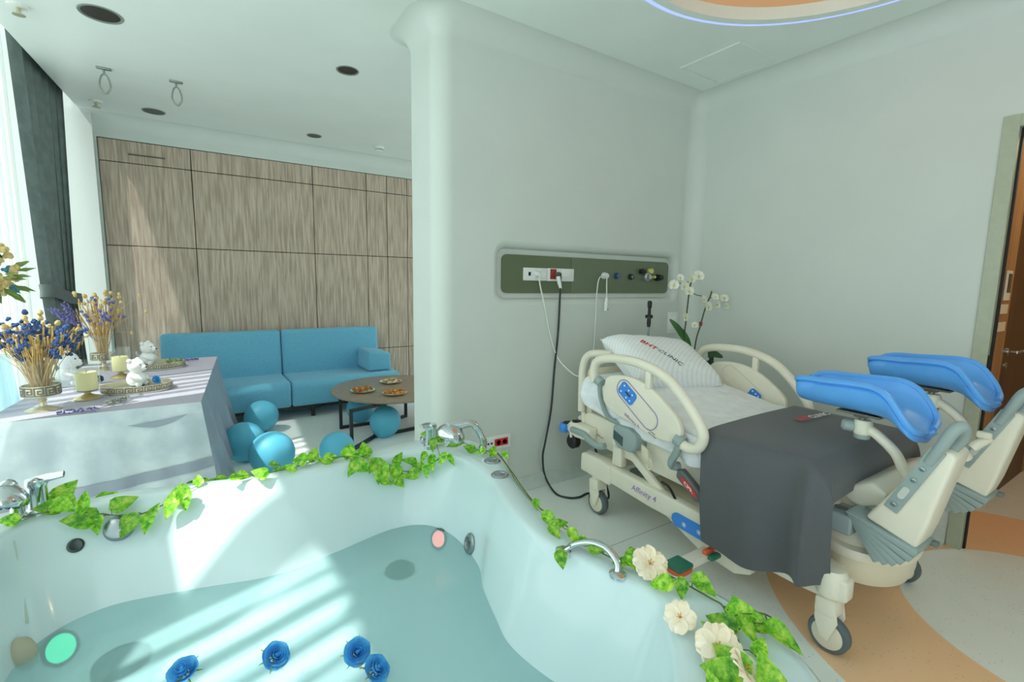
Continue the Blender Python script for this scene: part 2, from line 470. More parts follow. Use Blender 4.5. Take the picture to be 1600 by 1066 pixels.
# added side window, hidden behind the partition, to brighten the lounge
w = struct('window_8', join(box(3.14,3.20,3.14,3.2,0,3.05), box(3.14,3.20,4.6,4.66,0,3.05), box(3.14,3.20,6.16,6.22,0,3.05), box(3.14,3.20,3.2,4.6,0,.05), box(3.14,3.20,4.66,6.16,0,.05)), win_m, smooth=False)
for ya, yb in ((3.2,4.6), (4.66,6.16)):
    struct('pane', ([V(3.17,ya,.05),V(3.17,yb,.05),V(3.17,yb,3.05),V(3.17,ya,3.05)], [(0,1,2,3)]), glass_m, w, smooth=False)
# ---- door frame and the corridor beyond
fr_m = M('door_frame_satin', (176,182,160), .4, noise=.03)
door1 = struct('door_1', join(box(XR-.012,XR+.05,.728,.794,0,2.402,.003), box(XR-.0115,XR+.159,-.27,.729,2.34,2.4015,.003), box(XR-.012,XR+.16,-.33,-.27,0,2.402,.003)), fr_m, smooth=False)
struct('gasket', join(box(XR+.028,XR+.052,.718,.7285,0,2.34), box(XR+.03,XR+.165,-.27,.718,2.318,2.339)), M('black_rubber', (20,22,22), .6), door1, smooth=False)
struct('hinge', box(XR-.002,XR+.03,.716,.729,1.02,1.14,.003), M('black_rubber'), door1, smooth=False)
brown = M('walnut_door', (92,64,34), .45, rgb2=(72,48,24), nscale=4, stretch=(8,8,.6))
tanw = M('light_oak_strip', (170,132,88), .5, rgb2=(150,114,74), nscale=4, stretch=(8,8,.5))
wc = struct('wall_corridor', join(box(XR+.16,7.2,.86,1.0,0,2.75), box(7.0,7.2,-1.4,.86,0,2.75), box(XR+.16,7.2,-1.5,-1.4,0,2.75), box(XR+.16,7.2,-1.5,1.0,2.72,2.8)), M('corridor_paint', (210,190,160), .6), smooth=False)
d2 = struct('door_2', box(4.48,5.60,.84,.858,.0,2.62,.003), brown, smooth=False)
struct('wood_strip', box(3.78,4.475,.835,.858,0,2.70,.003), tanw, wc, smooth=False)
struct('wood_strip', box(5.605,7.0,.835,.858,0,2.70,.003), tanw, wc, smooth=False)
chrome = M('chrome', (214,220,222), .12, 1.0)
struct('door_handle', join(tube([V(4.58,.84,1.08),V(4.58,.79,1.08)], .011, 10), tube(catmull([V(4.58,.79,1.08),V(4.63,.785,1.083),V(4.75,.79,1.08)], 4), .010, 10), along(lathe([(.026,0),(.026,.008),(0,.008)], 20), (4.58,.84,1.08), (0,-1,0))), chrome, d2)
struct('keyhole', along(lathe([(.022,0),(.022,.008),(.006,.009),(.006,.004),(0,.004)], 20), (4.58,.84,.985), (0,-1,0)), chrome, d2)
sw = thing('door_control_switch', (4.32,.834,1.44), 'white framed control switch on the corridor wood strip', 'switch')
make('plate', box(4.27,4.39,.826,.834,1.43,1.62,.003), M('switch_white', (225,222,210), .4), sw, smooth=False)
make('screen', box(4.30,4.365,.822,.827,1.48,1.60,.001), M('dark_screen', (52,44,36), .25), sw, smooth=False)
for k, z in enumerate((1.375, 1.26)):
    make('notice_card', box(4.25,4.40,.829,.834,z-.03,z+.03), M('paper', (224,212,188), .7), None, smooth=False, label=('small paper notice right under the corridor switch', 'lower paper notice stuck on the corridor wood strip')[k], cat='notice', group='notices by the corridor door')
lampc = thing('corridor_lamp', (4.7,.1,2.70), 'round warm ceiling lamp in the corridor beyond the doorway', 'lamp')
make('shade', lathe([(.13,.02),(.13,0),(.11,-.025),(0,-.03)], 24, (4.7,.1,2.70)), M('warm_lamp', (255,214,160), .5, emit=6.0), lampc)
pl = bpy.data.lights.new('corridor_bulb', 'POINT'); pl.energy = 14; pl.color = (1,.78,.52); pl.shadow_soft_size = .1
plo = bpy.data.objects.new('corridor_bulb', pl); col.objects.link(plo); plo.location = (4.7,.1,2.55)

# ---- ceiling fittings
dark_can = M('downlight_black', (20,22,21), .3)
DL = ['recessed black downlight nearest the dark curtain, largest of the four', 'recessed black downlight left of the rounded white pillar', 'recessed black downlight beside the two ceiling loops', 'smallest recessed black downlight, close to the smoke detector']
for (x, y, r), lb in zip(DOWN, DL):
    t = thing('downlight', (x,y,ZC), lb, 'downlight', 'ceiling downlights')
    make('trim_ring', lathe([(r*.93,-.002),(r*1.06,-.006),(r*1.1,-.001),(r*1.02,.004),(r*.93,.004),(r*.93,-.002)], 28, (x,y,ZC)), M('trim_ring_grey', (120,128,122), .4), t)
    make('can', lathe([(r,.0),(r*.96,.06),(r*.7,.12),(0,.13)], 28, (x,y,ZC)), dark_can, t)
    make('lamp', lathe([(r*.42,.10),(r*.40,.085),(0,.08)], 16, (x,y,ZC)), M('lamp_glass', (110,118,112), .2), t)
sd = thing('smoke_detector', (1.842,5.747,ZC), 'small white round smoke detector under the ceiling near the wood wall', 'smoke detector')
make('base', lathe([(.055,0),(.055,-.015),(.05,-.02),(0,-.02)], 24, (1.842,5.747,ZC)), M('plastic_white', (232,234,228), .4), sd)
make('dome', lathe([(.044,-.02),(.044,-.035),(.03,-.047),(0,-.05)], 24, (1.842,5.747,ZC)), M('plastic_white'), sd)
make('vent', lathe([(.046,-.028),(.0465,-.033),(.044,-.035)], 24, (1.842,5.747,ZC)), M('vent_grey', (120,124,120), .6), sd)
for k, (x, y) in enumerate(((-.533,4.868), (-.087,4.848))):
    t = thing('ceiling_hook', (x,y,ZC), ('metal ceiling hook with a hanging loop, nearer the curtain', 'metal ceiling hook with a hanging loop, farther from the curtain')[k], 'hook', 'loops hanging from the ceiling')
    make('plate', cbox((x,y,ZC-.006), (.09,.035,.012), .004), M('galvanised', (150,156,150), .35, .8), t)
    make('eye', tube([V(x,y,ZC-.01),V(x,y,ZC-.05)], .008, 8), M('galvanised'), t)
    lp = catmull([V(x,y,ZC-.045),V(x-.022,y,ZC-.07),V(x-.032,y,ZC-.14),V(x,y,ZC-.185),V(x+.032,y,ZC-.14),V(x+.022,y,ZC-.07)], 5, True)
    make('loop', tube(lp, .0065, 8, True), M('galvanised'), t)
for k, (x, y) in enumerate(((-.709,5.806), (-.809,4.07))):
    t = thing('sprinkler', (x,y,ZC), ('small white sprinkler head by the far ceiling corner', 'small white sprinkler head at the top left edge above the sheer curtain')[k], 'sprinkler', 'ceiling sprinklers')
    make('rosette', lathe([(.05,0),(.048,-.01),(.02,-.014),(0,-.014)], 20, (x,y,ZC)), M('plastic_white'), t)
    make('head', join(tube([V(x,y,ZC-.012),V(x,y,ZC-.05)], .012, 8), lathe([(.03,-.05),(.03,-.054),(0,-.054)], 14, (x,y,ZC))), M('brass_pale', (200,196,170), .3, .6), t)
hx0, hx1, hy0, hy1 = 2.98, 3.40, 1.95, 2.39
ht = thing('access_hatch', ((hx0+hx1)/2,(hy0+hy1)/2,ZC), 'square flush access hatch in the ceiling above the bed corner', 'hatch')
make('hatch_panel', box(hx0+.006,hx1-.006,hy0+.006,hy1-.006,ZC-.004,ZC-.0005), ceil_m, ht, smooth=False)
make('hatch_frame', join(box(hx0-.008,hx0+.002,hy0-.008,hy1+.008,ZC-.007,ZC), box(hx1-.002,hx1+.008,hy0-.008,hy1+.008,ZC-.007,ZC), box(hx0,hx1,hy0-.008,hy0+.002,ZC-.007,ZC), box(hx0,hx1,hy1-.002,hy1+.008,ZC-.007,ZC)), ceil_m, ht, smooth=False)

# ---- curtains
sheer_m = thin('sheer_voile', (238,244,240), .30)
def pleats(y0, y1, z0, z1, dx, amp, wl, nz=10, ph=0.0, edge=None):
    n = max(8, int((y1-y0)/wl*12))
    def fn(u, v):
        z = z1+(z0-z1)*v
        y = y0+(y1-y0)*u
        if edge: y = edge(u, v)
        return V(xw(y)-dx+amp*math.sin(2*PI*(y0+(y1-y0)*u)/wl+ph+.5*math.sin(5*u+v))*(.75+.25*v), y+amp*.5*math.sin(4*PI*(y0+(y1-y0)*u)/wl), z)
    return grid(fn, n, nz)
make('sheer_curtain', pleats(4.12,5.0,.02,3.70,.18,.035,.13), sheer_m, label='long white sheer curtain hanging behind the dried flowers', cat='curtain', group='curtains')
for k, (a, b) in enumerate(((3.37,3.44), (3.50,3.57), (3.64,3.72), (3.80,3.88), (3.96,4.05))):  # strips added out of view, gaps let sun stripes onto the tablecloth
    make('sheer_curtain', pleats(a,b,.02,3.70,.16,.02,.09), sheer_m, label=('added sheer strip for the sun stripes, first along the table from the tub', 'added sheer strip for the sun stripes, second along the table from the tub', 'added sheer strip for the sun stripes, third along the table from the tub', 'added sheer strip for the sun stripes, fourth along the table from the tub', 'added sheer strip for the sun stripes, last along the table before the long sheer')[k], cat='curtain', group='added sheer strips beside the table')
# sheer strips added out of view, gaps set for sun stripes on the water
for k, (a, b) in enumerate(((1.39,1.55), (1.22,1.30), (1.06,1.14), (.92,.98), (.3,.84))):
    make('sheer_curtain', pleats(a,b,.02,3.70,.10,.02,.09 if b-a < .3 else .13), thin('sheer_dense', (240,245,241), .06), label=('added sheer strip for the sun stripes, first beside the tub from the table', 'added sheer strip for the sun stripes, second beside the tub from the table', 'added sheer strip for the sun stripes, third beside the tub from the table', 'added sheer strip for the sun stripes, fourth beside the tub from the table', 'added wide white sheer at the window nearest the camera')[k], cat='curtain', group='added sheer strips beside the tub')
def swag(u, v):  # sheer added out of view, leaning edge shaped to shade the tub's left
    z = 3.70*(1-v)
    pts = [(3.7,1.90),(3.0,1.84),(2.68,1.78),(2.38,1.64),(2.2,1.46),(2.0,1.15),(1.8,.85),(1.5,.65),(0,.6)]
    e = pts[-1][1]
    for (za, ya), (zb, yb) in zip(pts, pts[1:]):
        if za >= z >= zb: e = ya+(yb-ya)*(za-z)/(za-zb); break
    return e+(3.3-e)*u
make('sheer_curtain', pleats(1.9,3.3,.02,3.70,.06,.02,.13,40,edge=swag), MATS['sheer_dense'], label='added wide white sheer with a swag edge shading the tub, between tub and table', cat='curtain', group='curtains')
dark_m = M('blackout_cloth', (118,130,127), .8, noise=.10, nscale=12, bump=.15, bscale=300)
ct = thing('blackout_curtain', (-1.0,5.45,0), 'dark grey blackout curtain gathered by a tieback', 'curtain', 'curtains')
def dark_edge(u, v):
    z = 3.70*(1-v)
    if z > 1.3:
        s = (z-1.3)/1.75; c0 = 5.06-.15*s; c1 = 5.80+.26*s
    else:
        s = (1.3-z)/1.3; c0 = 5.06+.30*s; c1 = 5.80+.28*s**.7
    return c0+(c1-c0)*u
make('cloth', pleats(4.9,5.95,.02,3.70,.085,.035,.17,30,edge=dark_edge), dark_m, ct)
tb = catmull([V(-.965,5.06,1.37),V(-.945,5.40,1.31),V(-.93,5.80,1.28),V(-.985,5.83,1.29),V(-1.035,5.4,1.32),V(-1.055,5.05,1.37)], 6, True)
make('tieback', loft([[p+V(0,0,-.05) for p in tb], [p*1.0+V(.004,0,0) for p in tb], [p+V(0,0,.05) for p in tb]]), M('tieback_cloth', (100,110,107), .8), ct)
# ================================================================ BIRTHING TUB
ZR, ZWAT = .70, .40
TUB = [  # outer rim, inner rim, inner wall at the water line
 ((-.78,2.00),(-.555,1.985),(-.49,1.82)), ((-.37,2.195),(-.37,2.105),(-.34,1.95)), ((-.08,2.165),(-.078,2.095),(-.10,1.915)),
 ((.15,2.115),(.155,2.055),(.17,1.85)), ((.40,2.145),(.385,2.04),(.38,1.885)), ((.68,2.19),(.66,2.05),(.64,1.945)),
 ((.90,2.20),(.85,2.02),(.79,1.90)), ((1.11,2.09),(.955,1.88),(.855,1.75)), ((1.13,1.85),(.945,1.615),(.845,1.52)),
 ((1.035,1.56),(.895,1.42),(.79,1.375)), ((.965,1.264),(.86,1.24),(.75,1.22)), ((.945,1.06),(.856,1.078),(.727,1.10)),
 ((.985,.90),(.90,.88),(.75,.95)), ((1.075,.76),(.935,.76),(.80,.80)), ((1.10,.58),(.905,.675),(.78,.67)), ((1.02,.36),(.75,.53),(.62,.54)),
 ((.7,.16),(.45,.40),(.4,.46)), ((0,.06),(0,.33),(0,.40)), ((-.55,.2),(-.42,.45),(-.38,.50)), ((-.80,.8),(-.60,.9),(-.52,.95)), ((-.83,1.5),(-.60,1.5),(-.52,1.45))]
NS = 8
def ring_of(k): return catmull([V(*p[k],0) for p in TUB], NS, True)
R_out, R_in, R_wat = ring_of(0), ring_of(1), ring_of(2)
ctr = V(.1,1.2,0)
def blend(a, b, t, z): return [V(p.x+(q.x-p.x)*t, p.y+(q.y-p.y)*t, z) for p, q in zip(a, b)]
def at_floor(ext, z): return [V(p.x+(q.x-p.x)*(1+ext), p.y+(q.y-p.y)*(1+ext), z) for p, q in zip(R_in, R_wat)]
acrylic = M('white_acrylic', (203,222,224), .16, spec=.5, coat=.3)
tub = thing('birthing_tub', (.1,1.2,0), 'large white kidney-shaped birthing tub filled with water', 'tub')
def shrink(r, s, z): return [V(ctr.x+(p.x-ctr.x)*s, ctr.y+(p.y-ctr.y)*s, z) for p in r]
ZF = .29
rings = [blend(R_out,R_out,0,.0), blend(R_out,R_out,0,ZR-.035), blend(R_out,R_in,.02,ZR-.018), blend(R_out,R_in,.07,ZR-.005), blend(R_out,R_in,.16,ZR),
         blend(R_out,R_in,.84,ZR), blend(R_out,R_in,.95,ZR-.004), blend(R_in,R_wat,.02,ZR-.014), blend(R_in,R_wat,.08,ZR-.035), blend(R_in,R_wat,.5,.57), blend(R_in,R_wat,1,ZWAT),
         at_floor(.18,.34), at_floor(.32,ZF+.018), shrink(at_floor(.32,0),.96,ZF+.003), shrink(at_floor(.32,0),.9,ZF), shrink(at_floor(.32,0),.5,ZF), shrink(at_floor(.32,0),.02,ZF)]
make('shell', loft(rings, True, False, True), acrylic, tub, ang=60)
water_m = bpy.data.materials.new('pool_water'); water_m.use_nodes = True
def water_nodes(m):
    nt = m.node_tree; nt.nodes.clear(); L = nt.links.new
    out = nt.nodes.new('ShaderNodeOutputMaterial')
    tr = nt.nodes.new('ShaderNodeBsdfTransparent'); tr.inputs['Color'].default_value = (.93,.995,1,1)
    df = nt.nodes.new('ShaderNodeBsdfDiffuse'); df.inputs['Color'].default_value = lin((206,252,254))
    gl = nt.nodes.new('ShaderNodeBsdfGlossy'); gl.inputs['Roughness'].default_value = .02
    n = nt.nodes.new('ShaderNodeTexNoise'); n.inputs['Scale'].default_value = 5; n.inputs['Detail'].default_value = 1
    bp = nt.nodes.new('ShaderNodeBump'); bp.inputs['Strength'].default_value = .06; bp.inputs['Distance'].default_value = .02
    L(n.outputs['Fac'], bp.inputs['Height']); L(bp.outputs[0], gl.inputs['Normal'])
    fr = nt.nodes.new('ShaderNodeFresnel'); fr.inputs['IOR'].default_value = 1.33
    m0 = nt.nodes.new('ShaderNodeMixShader'); m0.inputs[0].default_value = .33
    m1 = nt.nodes.new('ShaderNodeMixShader')
    L(tr.outputs[0], m0.inputs[1]); L(df.outputs[0], m0.inputs[2])
    L(fr.outputs[0], m1.inputs[0]); L(m0.outputs[0], m1.inputs[1]); L(gl.outputs[0], m1.inputs[2]); L(m1.outputs[0], out.inputs['Surface'])
water_nodes(water_m)
wr = blend(R_in, R_wat, .985, ZWAT)
make('water', (wr+[V(ctr.x,ctr.y,ZWAT)], [(i, (i+1) % len(wr), len(wr)) for i in range(len(wr))]), water_m, tub, label='calm aqua water')
steel = M('brushed_steel', (150,160,160), .3, .85)
dsteel = M('disc_steel', (70,100,100), .4, .3)
# discs on the tub floor
for px, py, r in ((190,1032,.075), (625,889,.06)):
    p = at(px, py, z=ZF+.01)
    make('drain_cover', lathe([(r,0),(r,.010),(r*.92,.016),(0,.019)], 32, (p.x,p.y,ZF+.001)), dsteel, tub)
def wall_pt(px, py, off=.0):
    """first hit of the photo pixel on the inner wall of the tub, with its inward normal"""
    best = None
    prof = [(R_in, ZR-.02), (blend(R_in,R_wat,.5,.57), .57), (R_wat, ZWAT), (at_floor(.18,.34), .34), (at_floor(.32,ZF+.018), ZF+.018)]
    d = (at(px, py, z=0)-CAM).normalized()
    for i in range(len(prof)-1):
        A = [V(p.x,p.y,prof[i][1]) for p in prof[i][0]]; B = [V(p.x,p.y,prof[i+1][1]) for p in prof[i+1][0]]
        for k in range(len(A)):
            k2 = (k+1) % len(A)
            for tri in ((A[k],A[k2],B[k2]), (A[k],B[k2],B[k])):
                n = (tri[1]-tri[0]).cross(tri[2]-tri[0])
                if n.length < 1e-9 or abs(n.dot(d)) < 1e-9: continue
                n.normalize(); t = n.dot(tri[0]-CAM)/n.dot(d)
                if t < .3: continue
                h = CAM+d*t
                c0 = (tri[1]-tri[0]).cross(h-tri[0]).dot(n); c1 = (tri[2]-tri[1]).cross(h-tri[1]).dot(n); c2 = (tri[0]-tri[2]).cross(h-tri[2]).dot(n)
                if c0 >= -1e-9 and c1 >= -1e-9 and c2 >= -1e-9 or c0 <= 1e-9 and c1 <= 1e-9 and c2 <= 1e-9:
                    if n.dot(d) > 0: n = -n
                    if (ctr-h).x*n.x+(ctr-h).y*n.y < 0: continue
                    if best is None or t > best[0]: best = (t, h, n)
    return (best[1]+best[2]*off, best[2]) if best else (at(px,py,z=.5), V(0,-1,0))
def on_wall(name, px, py, prof, mat, n=24, parent=None):
    p, nn = wall_pt(px, py, .001)
    return make(name, along(lathe(prof, n), p, nn), mat, parent or tub)
lt = on_wall('underwater_light', 687, 842, [(.045,0),(.045,.008),(.036,.012),(.034,.008)], dsteel)
on_wall('lens', 687, 842, [(.034,.0),(.034,.009),(0,.010)], M('pink_lens', (255,150,140), .3, emit=.9), parent=lt)
lt = on_wall('underwater_light', 92, 1014, [(.05,0),(.05,.008),(.042,.014),(.04,.008)], dsteel)
on_wall('lens', 92, 1014, [(.04,.0),(.04,.009),(0,.012)], M('green_lens', (60,225,165), .3, emit=.8), parent=lt)
jt = on_wall('water_jet', 735, 850, [(.042,0),(.042,.006),(.034,.012),(.026,.012),(.022,.006),(.010,.006),(.010,.016),(0,.016)], steel)
on_wall('water_jet', 118, 853, [(.023,0),(.023,.004),(.017,.007),(.009,.003),(0,.003)], M('dark_steel', (70,80,80), .35, .6))
on_wall('overflow_knob', 188, 826, [(.042,0),(.045,.016),(.038,.032),(.016,.04),(0,.04)], M('knob_steel', (150,160,164), .3, .9))
# rim buttons
for px, py in ((769,721), (781,743)):
    p = at(px, py, z=ZR)
    b = make('rim_button', lathe([(.036,-.002),(.037,.004),(.032,.008),(.022,.007),(.020,.004)], 28, (p.x,p.y,ZR)), M('satin_chrome', (176,182,188), .25, .9), tub)
    make('button_cap', lathe([(.020,.002),(.018,.006),(.007,.008),(.006,.012),(0,.012)], 20, (p.x,p.y,ZR)), M('button_grey', (140,146,156), .3, .6), b)
# grab bar on the rim
a, b_ = at(880,862,z=ZR), at(965,899,z=ZR)
mid = (a+b_)/2
gb = catmull([a+V(0,0,-.005), a*.92+b_*.08+V(.02,0,.02), a*.7+b_*.3+V(.035,0,.04), mid+V(.04,0,.044), a*.3+b_*.7+V(.035,0,.04), a*.08+b_*.92+V(.02,0,.02), b_+V(0,0,-.005)], 6)
g = make('grab_bar', tube(gb, .013, 10, flat=.7), chrome, tub)
for p in (a, b_):
    make('bar_foot', lathe([(.024,-.002),(.024,.005),(.016,.010),(0,.010)], 18, (p.x,p.y,ZR)), chrome, g)
# corner sealing strip inside the left end
p0, p1 = wall_pt(20,846,.002)[0], wall_pt(42,975,.002)[0]
make('seal_strip', tube([p0,(p0+p1)/2,p1], .004, 6), M('seal_grey', (186,198,190), .5), tub)
sp, sn = wall_pt(34, 1022, .002)
make('corner_outlet', along(lathe([(.05,0),(.045,.015),(.02,.03),(0,.032)], 20, sx=.7), sp, sn), M('outlet_beige', (176,172,150), .5), tub)

# ---- taps standing on the rim
def hand_shower(base, hd, label, lean=1.0, sc=1.0):
    """arched chrome shower arm: base on the rim, flat round head at hd"""
    t = thing('hand_shower', base, label, 'shower head', 'chrome hand showers on the tub rim')
    top = base*.35+hd*.65+V(0,0,.085*sc)
    pth = catmull([base+V(0,0,.0), base+V(0,0,.07*sc)+(base-hd)*.06, base*.75+hd*.25+V(0,0,.125*sc), top, hd+V(0,0,.035*sc)], 6)
    make('arm', tube(pth, [.019-.004*i/(len(pth)-1)+.012*(i/(len(pth)-1))**3 for i in range(len(pth))], 14), chrome, t)
    make('collar', lathe([(.027,-.001),(.027,.012),(.021,.02),(0,.02)], 20, base), chrome, t)
    d = (hd-base); d.z = 0; d.normalize()
    ax = (V(0,0,-1)*.85+d*.35).normalized()
    h = make('shower_head', along(lathe([(.0,-.055),(.036,-.048),(.062,-.02),(.068,.0),(.064,.014),(0,.014)], 28), hd, ax), chrome, t)
    make('spray_plate', along(lathe([(.058,.0145),(.056,.018),(0,.019)], 28), hd, ax), M('spray_plate', (150,160,160), .4, .3), h)
    nz = []
    for k in range(14):
        a = 2*PI*k/14; nz.append(along(lathe([(.0035,.016),(.003,.020),(0,.020)], 6, (.043*math.cos(a),.043*math.sin(a),.002)), hd, ax))
    make('nozzles', join(*nz), M('black_rubber'), h, kind='stuff')
    return t
def lever_tap(base, d, label):
    t = thing('lever_tap', base, label, 'tap', 'lever taps on the tub rim')
    d = Vector(d).normalized()
    make('body', lathe([(.034,-.001),(.034,.012),(.026,.018),(.025,.09),(.03,.10),(.027,.118),(0,.122)], 22, base), chrome, t)
    make('lever', tube([base+V(0,0,.108), base+V(0,0,.118)+d*.03, base+V(0,0,.125)+d*.075], [.020,.016,.012], 12, flat=.55), chrome, t)
    return t
hand_shower(at(752,707,z=ZR), at(704,680,z=ZR+.10), 'chrome hand shower arching over the far corner of the tub rim', sc=.9)
lever_tap(at(673,699,z=ZR), (-.8,-.5,0), 'chrome lever tap beside the white pillar end')
make('square_knob', join(cbox(at(662,691,z=ZR)+V(0,0,.012), (.03,.03,.024), .004), cbox(at(662,691,z=ZR)+V(0,0,.026), (.024,.024,.004), .001)), chrome, label='small square chrome knob on the tub rim beside the pillar', cat='knob', smooth=True)
hand_shower(at(28,812,z=ZR), at(22,782,z=ZR+.085)+V(-.03,0,0), 'chrome hand shower at the left end of the tub rim', sc=.8)
lever_tap(at(62,800,z=ZR), (.9,-.2,0), 'chrome lever tap at the left end of the tub rim')
# ================================================================ LOUNGE: sofa, coffee table, balloons
blue_f = M('teal_weave', (118,188,214), .85, rgb2=(98,168,198), nscale=160, bump=.35, bscale=500, sheen=.2)
sofa = thing('sofa', (.75,5.75,0), 'long teal blue fabric sofa against the wood panel wall', 'sofa')
def cushion(x0,x1,y0,y1,z0,z1,b=.05): return box(x0,x1,y0,y1,z0,z1,b,4)
def seat_prof(x0, x1):
    prof = [(5.36,.14),(5.34,.36),(5.38,.42),(5.95,.40),(6.2,.40),(6.2,.14)]
    return prism(prof, 'x', x0, x1, .03, 3)
def back_prof(x0, x1):
    prof = [(5.98,.36),(6.02,.90),(6.18,.90),(6.2,.36)]
    return prism(prof, 'x', x0, x1, .04, 3)
make('seat_cushion', seat_prof(-.45,.728), blue_f, sofa, ang=50)
make('seat_cushion', seat_prof(.735,1.92), blue_f, sofa, ang=50)
make('back_cushion', back_prof(-.40,.728), blue_f, sofa, ang=50)
make('back_cushion', back_prof(.735,1.86), blue_f, sofa, ang=50)
arm = prism([(1.58,.42),(1.60,.66),(1.86,.63),(1.87,.42)], 'y', 5.52, 6.0, .03, 3)
make('armrest', arm, blue_f, sofa, ang=50)
dk = M('dark_bronze_metal', (58,62,58), .4, .6)
make('plinth_frame', join(box(-.42,1.88,5.42,5.46,.10,.14), box(-.42,1.88,6.1,6.14,.10,.14)), dk, sofa, smooth=False)
for x in (-.3,.95,1.75):
    for y in (5.43,6.1):
        make('leg', box(x-.02,x+.02,y-.0,y+.03,0,.12,.003), dk, sofa, smooth=False)

# coffee table
ZT = .40
tc_, tr_ = V(1.62,4.68,0), .63
cof = thing('coffee_table', (tc_.x,tc_.y,0), 'round brown coffee table with angular black metal legs', 'table')
make('table_top', lathe([(tr_-.012,ZT-.022),(tr_,ZT-.014),(tr_,ZT-.004),(tr_-.004,ZT),(0,ZT)], 72, (tc_.x,tc_.y,0)), M('stone_brown_top', (150,134,114), .35, rgb2=(140,124,104), nscale=14), cof)
blk = M('black_steel', (52,58,58), .4, .5)
def sqbar(a, b, w=.028): return tube([a, b], w*.72, 4)
f1, f2, f3, f4 = at(533,668,z=.015), at(550,703,z=.015), at(634,650,z=.015), V(2.05,4.45,.015)
cen = at(585,682,z=.015)
def legframe(p, q): return
for p in (f1, f2, f3, f4):
    make('leg', join(box(p.x-.014,p.x+.014,p.y-.014,p.y+.014,0,ZT-.02,.002)), blk, cof, smooth=False)
make('floor_bar', join(sqbar(f1, f1*.0+V(1.62,4.80,.015)), sqbar(f2, cen), sqbar(cen, f4), sqbar(f3, V(1.62,4.80,.015)), sqbar(cen, V(1.62,4.80,.015))), blk, cof, smooth=False)
make('top_bar', join(sqbar(f1+V(0,0,ZT-.05), f3+V(0,0,ZT-.05)), sqbar(f2+V(0,0,ZT-.05), f4+V(0,0,ZT-.05))), blk, cof, smooth=False)

# plates of food
cer = M('cream_china', (228,218,196), .3)
FOODS = [(567,612,'oval cream plate of salad and orange shrimps at the left of the coffee table', [((226,120,60),9),((214,150,60),8),((120,150,50),9),((190,70,40),5)]),
         (611,598,'cream plate of pale filled rolls nearest the sofa', [((216,180,110),14),((190,140,70),9),((235,225,205),8)]),
         (617,616,'cream plate heaped with golden fried snacks near the pillar', [((222,150,60),16),((206,120,44),10),((230,176,90),6)])]
for px, py, lb, items in FOODS:
    p = at(px, py, z=ZT)
    t = thing('food_plate', (p.x,p.y,ZT), lb, 'plate', 'plates of food on the coffee table')
    make('plate', lathe([(.06,.0),(.075,.003),(.115,.016),(.118,.020),(.112,.018),(.07,.008),(0,.007)], 32, (p.x,p.y,ZT)), cer, t)
    for rgb, n in items:
        gs = []
        for k in range(n):
            a, r = rnd.uniform(0,2*PI), .085*math.sqrt(rnd.random())
            c = V(p.x+r*math.cos(a), p.y+r*math.sin(a), ZT+.018+.03*(1-r/.09)*rnd.random())
            pts = [c+V(rnd.uniform(-.022,.022), rnd.uniform(-.022,.022), rnd.uniform(0,.012)) for _ in range(3)]
            gs.append(tube(catmull(pts,3), [.006,.010,.012,.012,.011,.010,.006], 6))
        make('food_pieces', join(*gs), M('food_%d_%d_%d' % rgb, rgb, .5, noise=.2, nscale=60), t, kind='stuff')

# balloons
bal_m = M('sky_blue_balloon', (90,178,206), .5, spec=.4)
def balloon(c, r, d, label):
    prof = []
    for i in range(25):
        a = PI*i/24
        x = math.sin(a); z = -math.cos(a)
        if z < 0: x *= (1-.10*z*z*z*z); z *= 1.10+.06*(-z)**3
        prof.append((r*x*1.0, r*z))
    zb = prof[0][1]
    t = thing('balloon', (c[0],c[1],0), label, 'balloon', 'blue balloons on the floor')
    make('skin', along(lathe(prof, 32), c, d), bal_m, t)
    make('knot', along(lathe([(0.002,zb+.004),(.006,zb-.004),(.009,zb-.014),(.012,zb-.020),(0,zb-.016)], 12), c, d), bal_m, t)
balloon(V(.418,5.099,.158), .150, (.5,.2,.6), 'blue balloon in front of the left sofa seat, the highest of the three')
balloon(V(.379,3.937,.165), .162, (-.3,.5,.8), 'large blue balloon with a bright sunlit side nearest the tub')
balloon(V(.215,4.33,.165), .158, (-.55,-.1,.75), 'blue balloon touching the side of the white tablecloth')
balloon(V(.843,3.86,.138), .135, (.1,.1,1), 'blue balloon half hidden behind the ivy by the coffee table leg')
balloon(V(1.408,4.372,.15), .146, (.3,.2,.9), 'round blue balloon standing under the coffee table')
balloon(V(1.33,4.98,.138), .134, (-.2,.4,.8), 'blue balloon at the sofa side, half behind the coffee table top')
# ================================================================ DECORATED TABLE BY THE WINDOW
TZ = .75
# table corners (slightly turned, parallel to the window)
def tp(u, v, z=TZ):
    """u across from the window side (0) to the room side (1), v from the near end (0) to the far end (1)"""
    x0 = -.985+.128*v; x1 = -.045+.128*v
    return V(x0+(x1-x0)*u, 3.36+1.90*v, z)
tbl = thing('banquet_table', (-.45,4.3,0), 'rectangular table under a pale lilac and white cloth', 'table')
make('table_board', ([tp(u,v,z) for z in (TZ-.045,TZ-.012) for u,v in ((.02,.01),(.98,.01),(.98,.99),(.02,.99))], [(0,1,2,3),(7,6,5,4),(0,4,5,1),(1,5,6,2),(2,6,7,3),(3,7,4,0)]), M('table_wood', (150,130,105), .5), tbl, smooth=False)
for u in (.08,.92):
    for v in (.06,.94):
        p = tp(u,v,0)
        make('leg', box(p.x-.025,p.x+.025,p.y-.025,p.y+.025,0,TZ-.045,.004), M('table_wood'), tbl, smooth=False)
lilac = M('lilac_organza', (182,178,192), .45, noise=.08, nscale=25, stretch=(2,22,2), bump=.2, bscale=30)
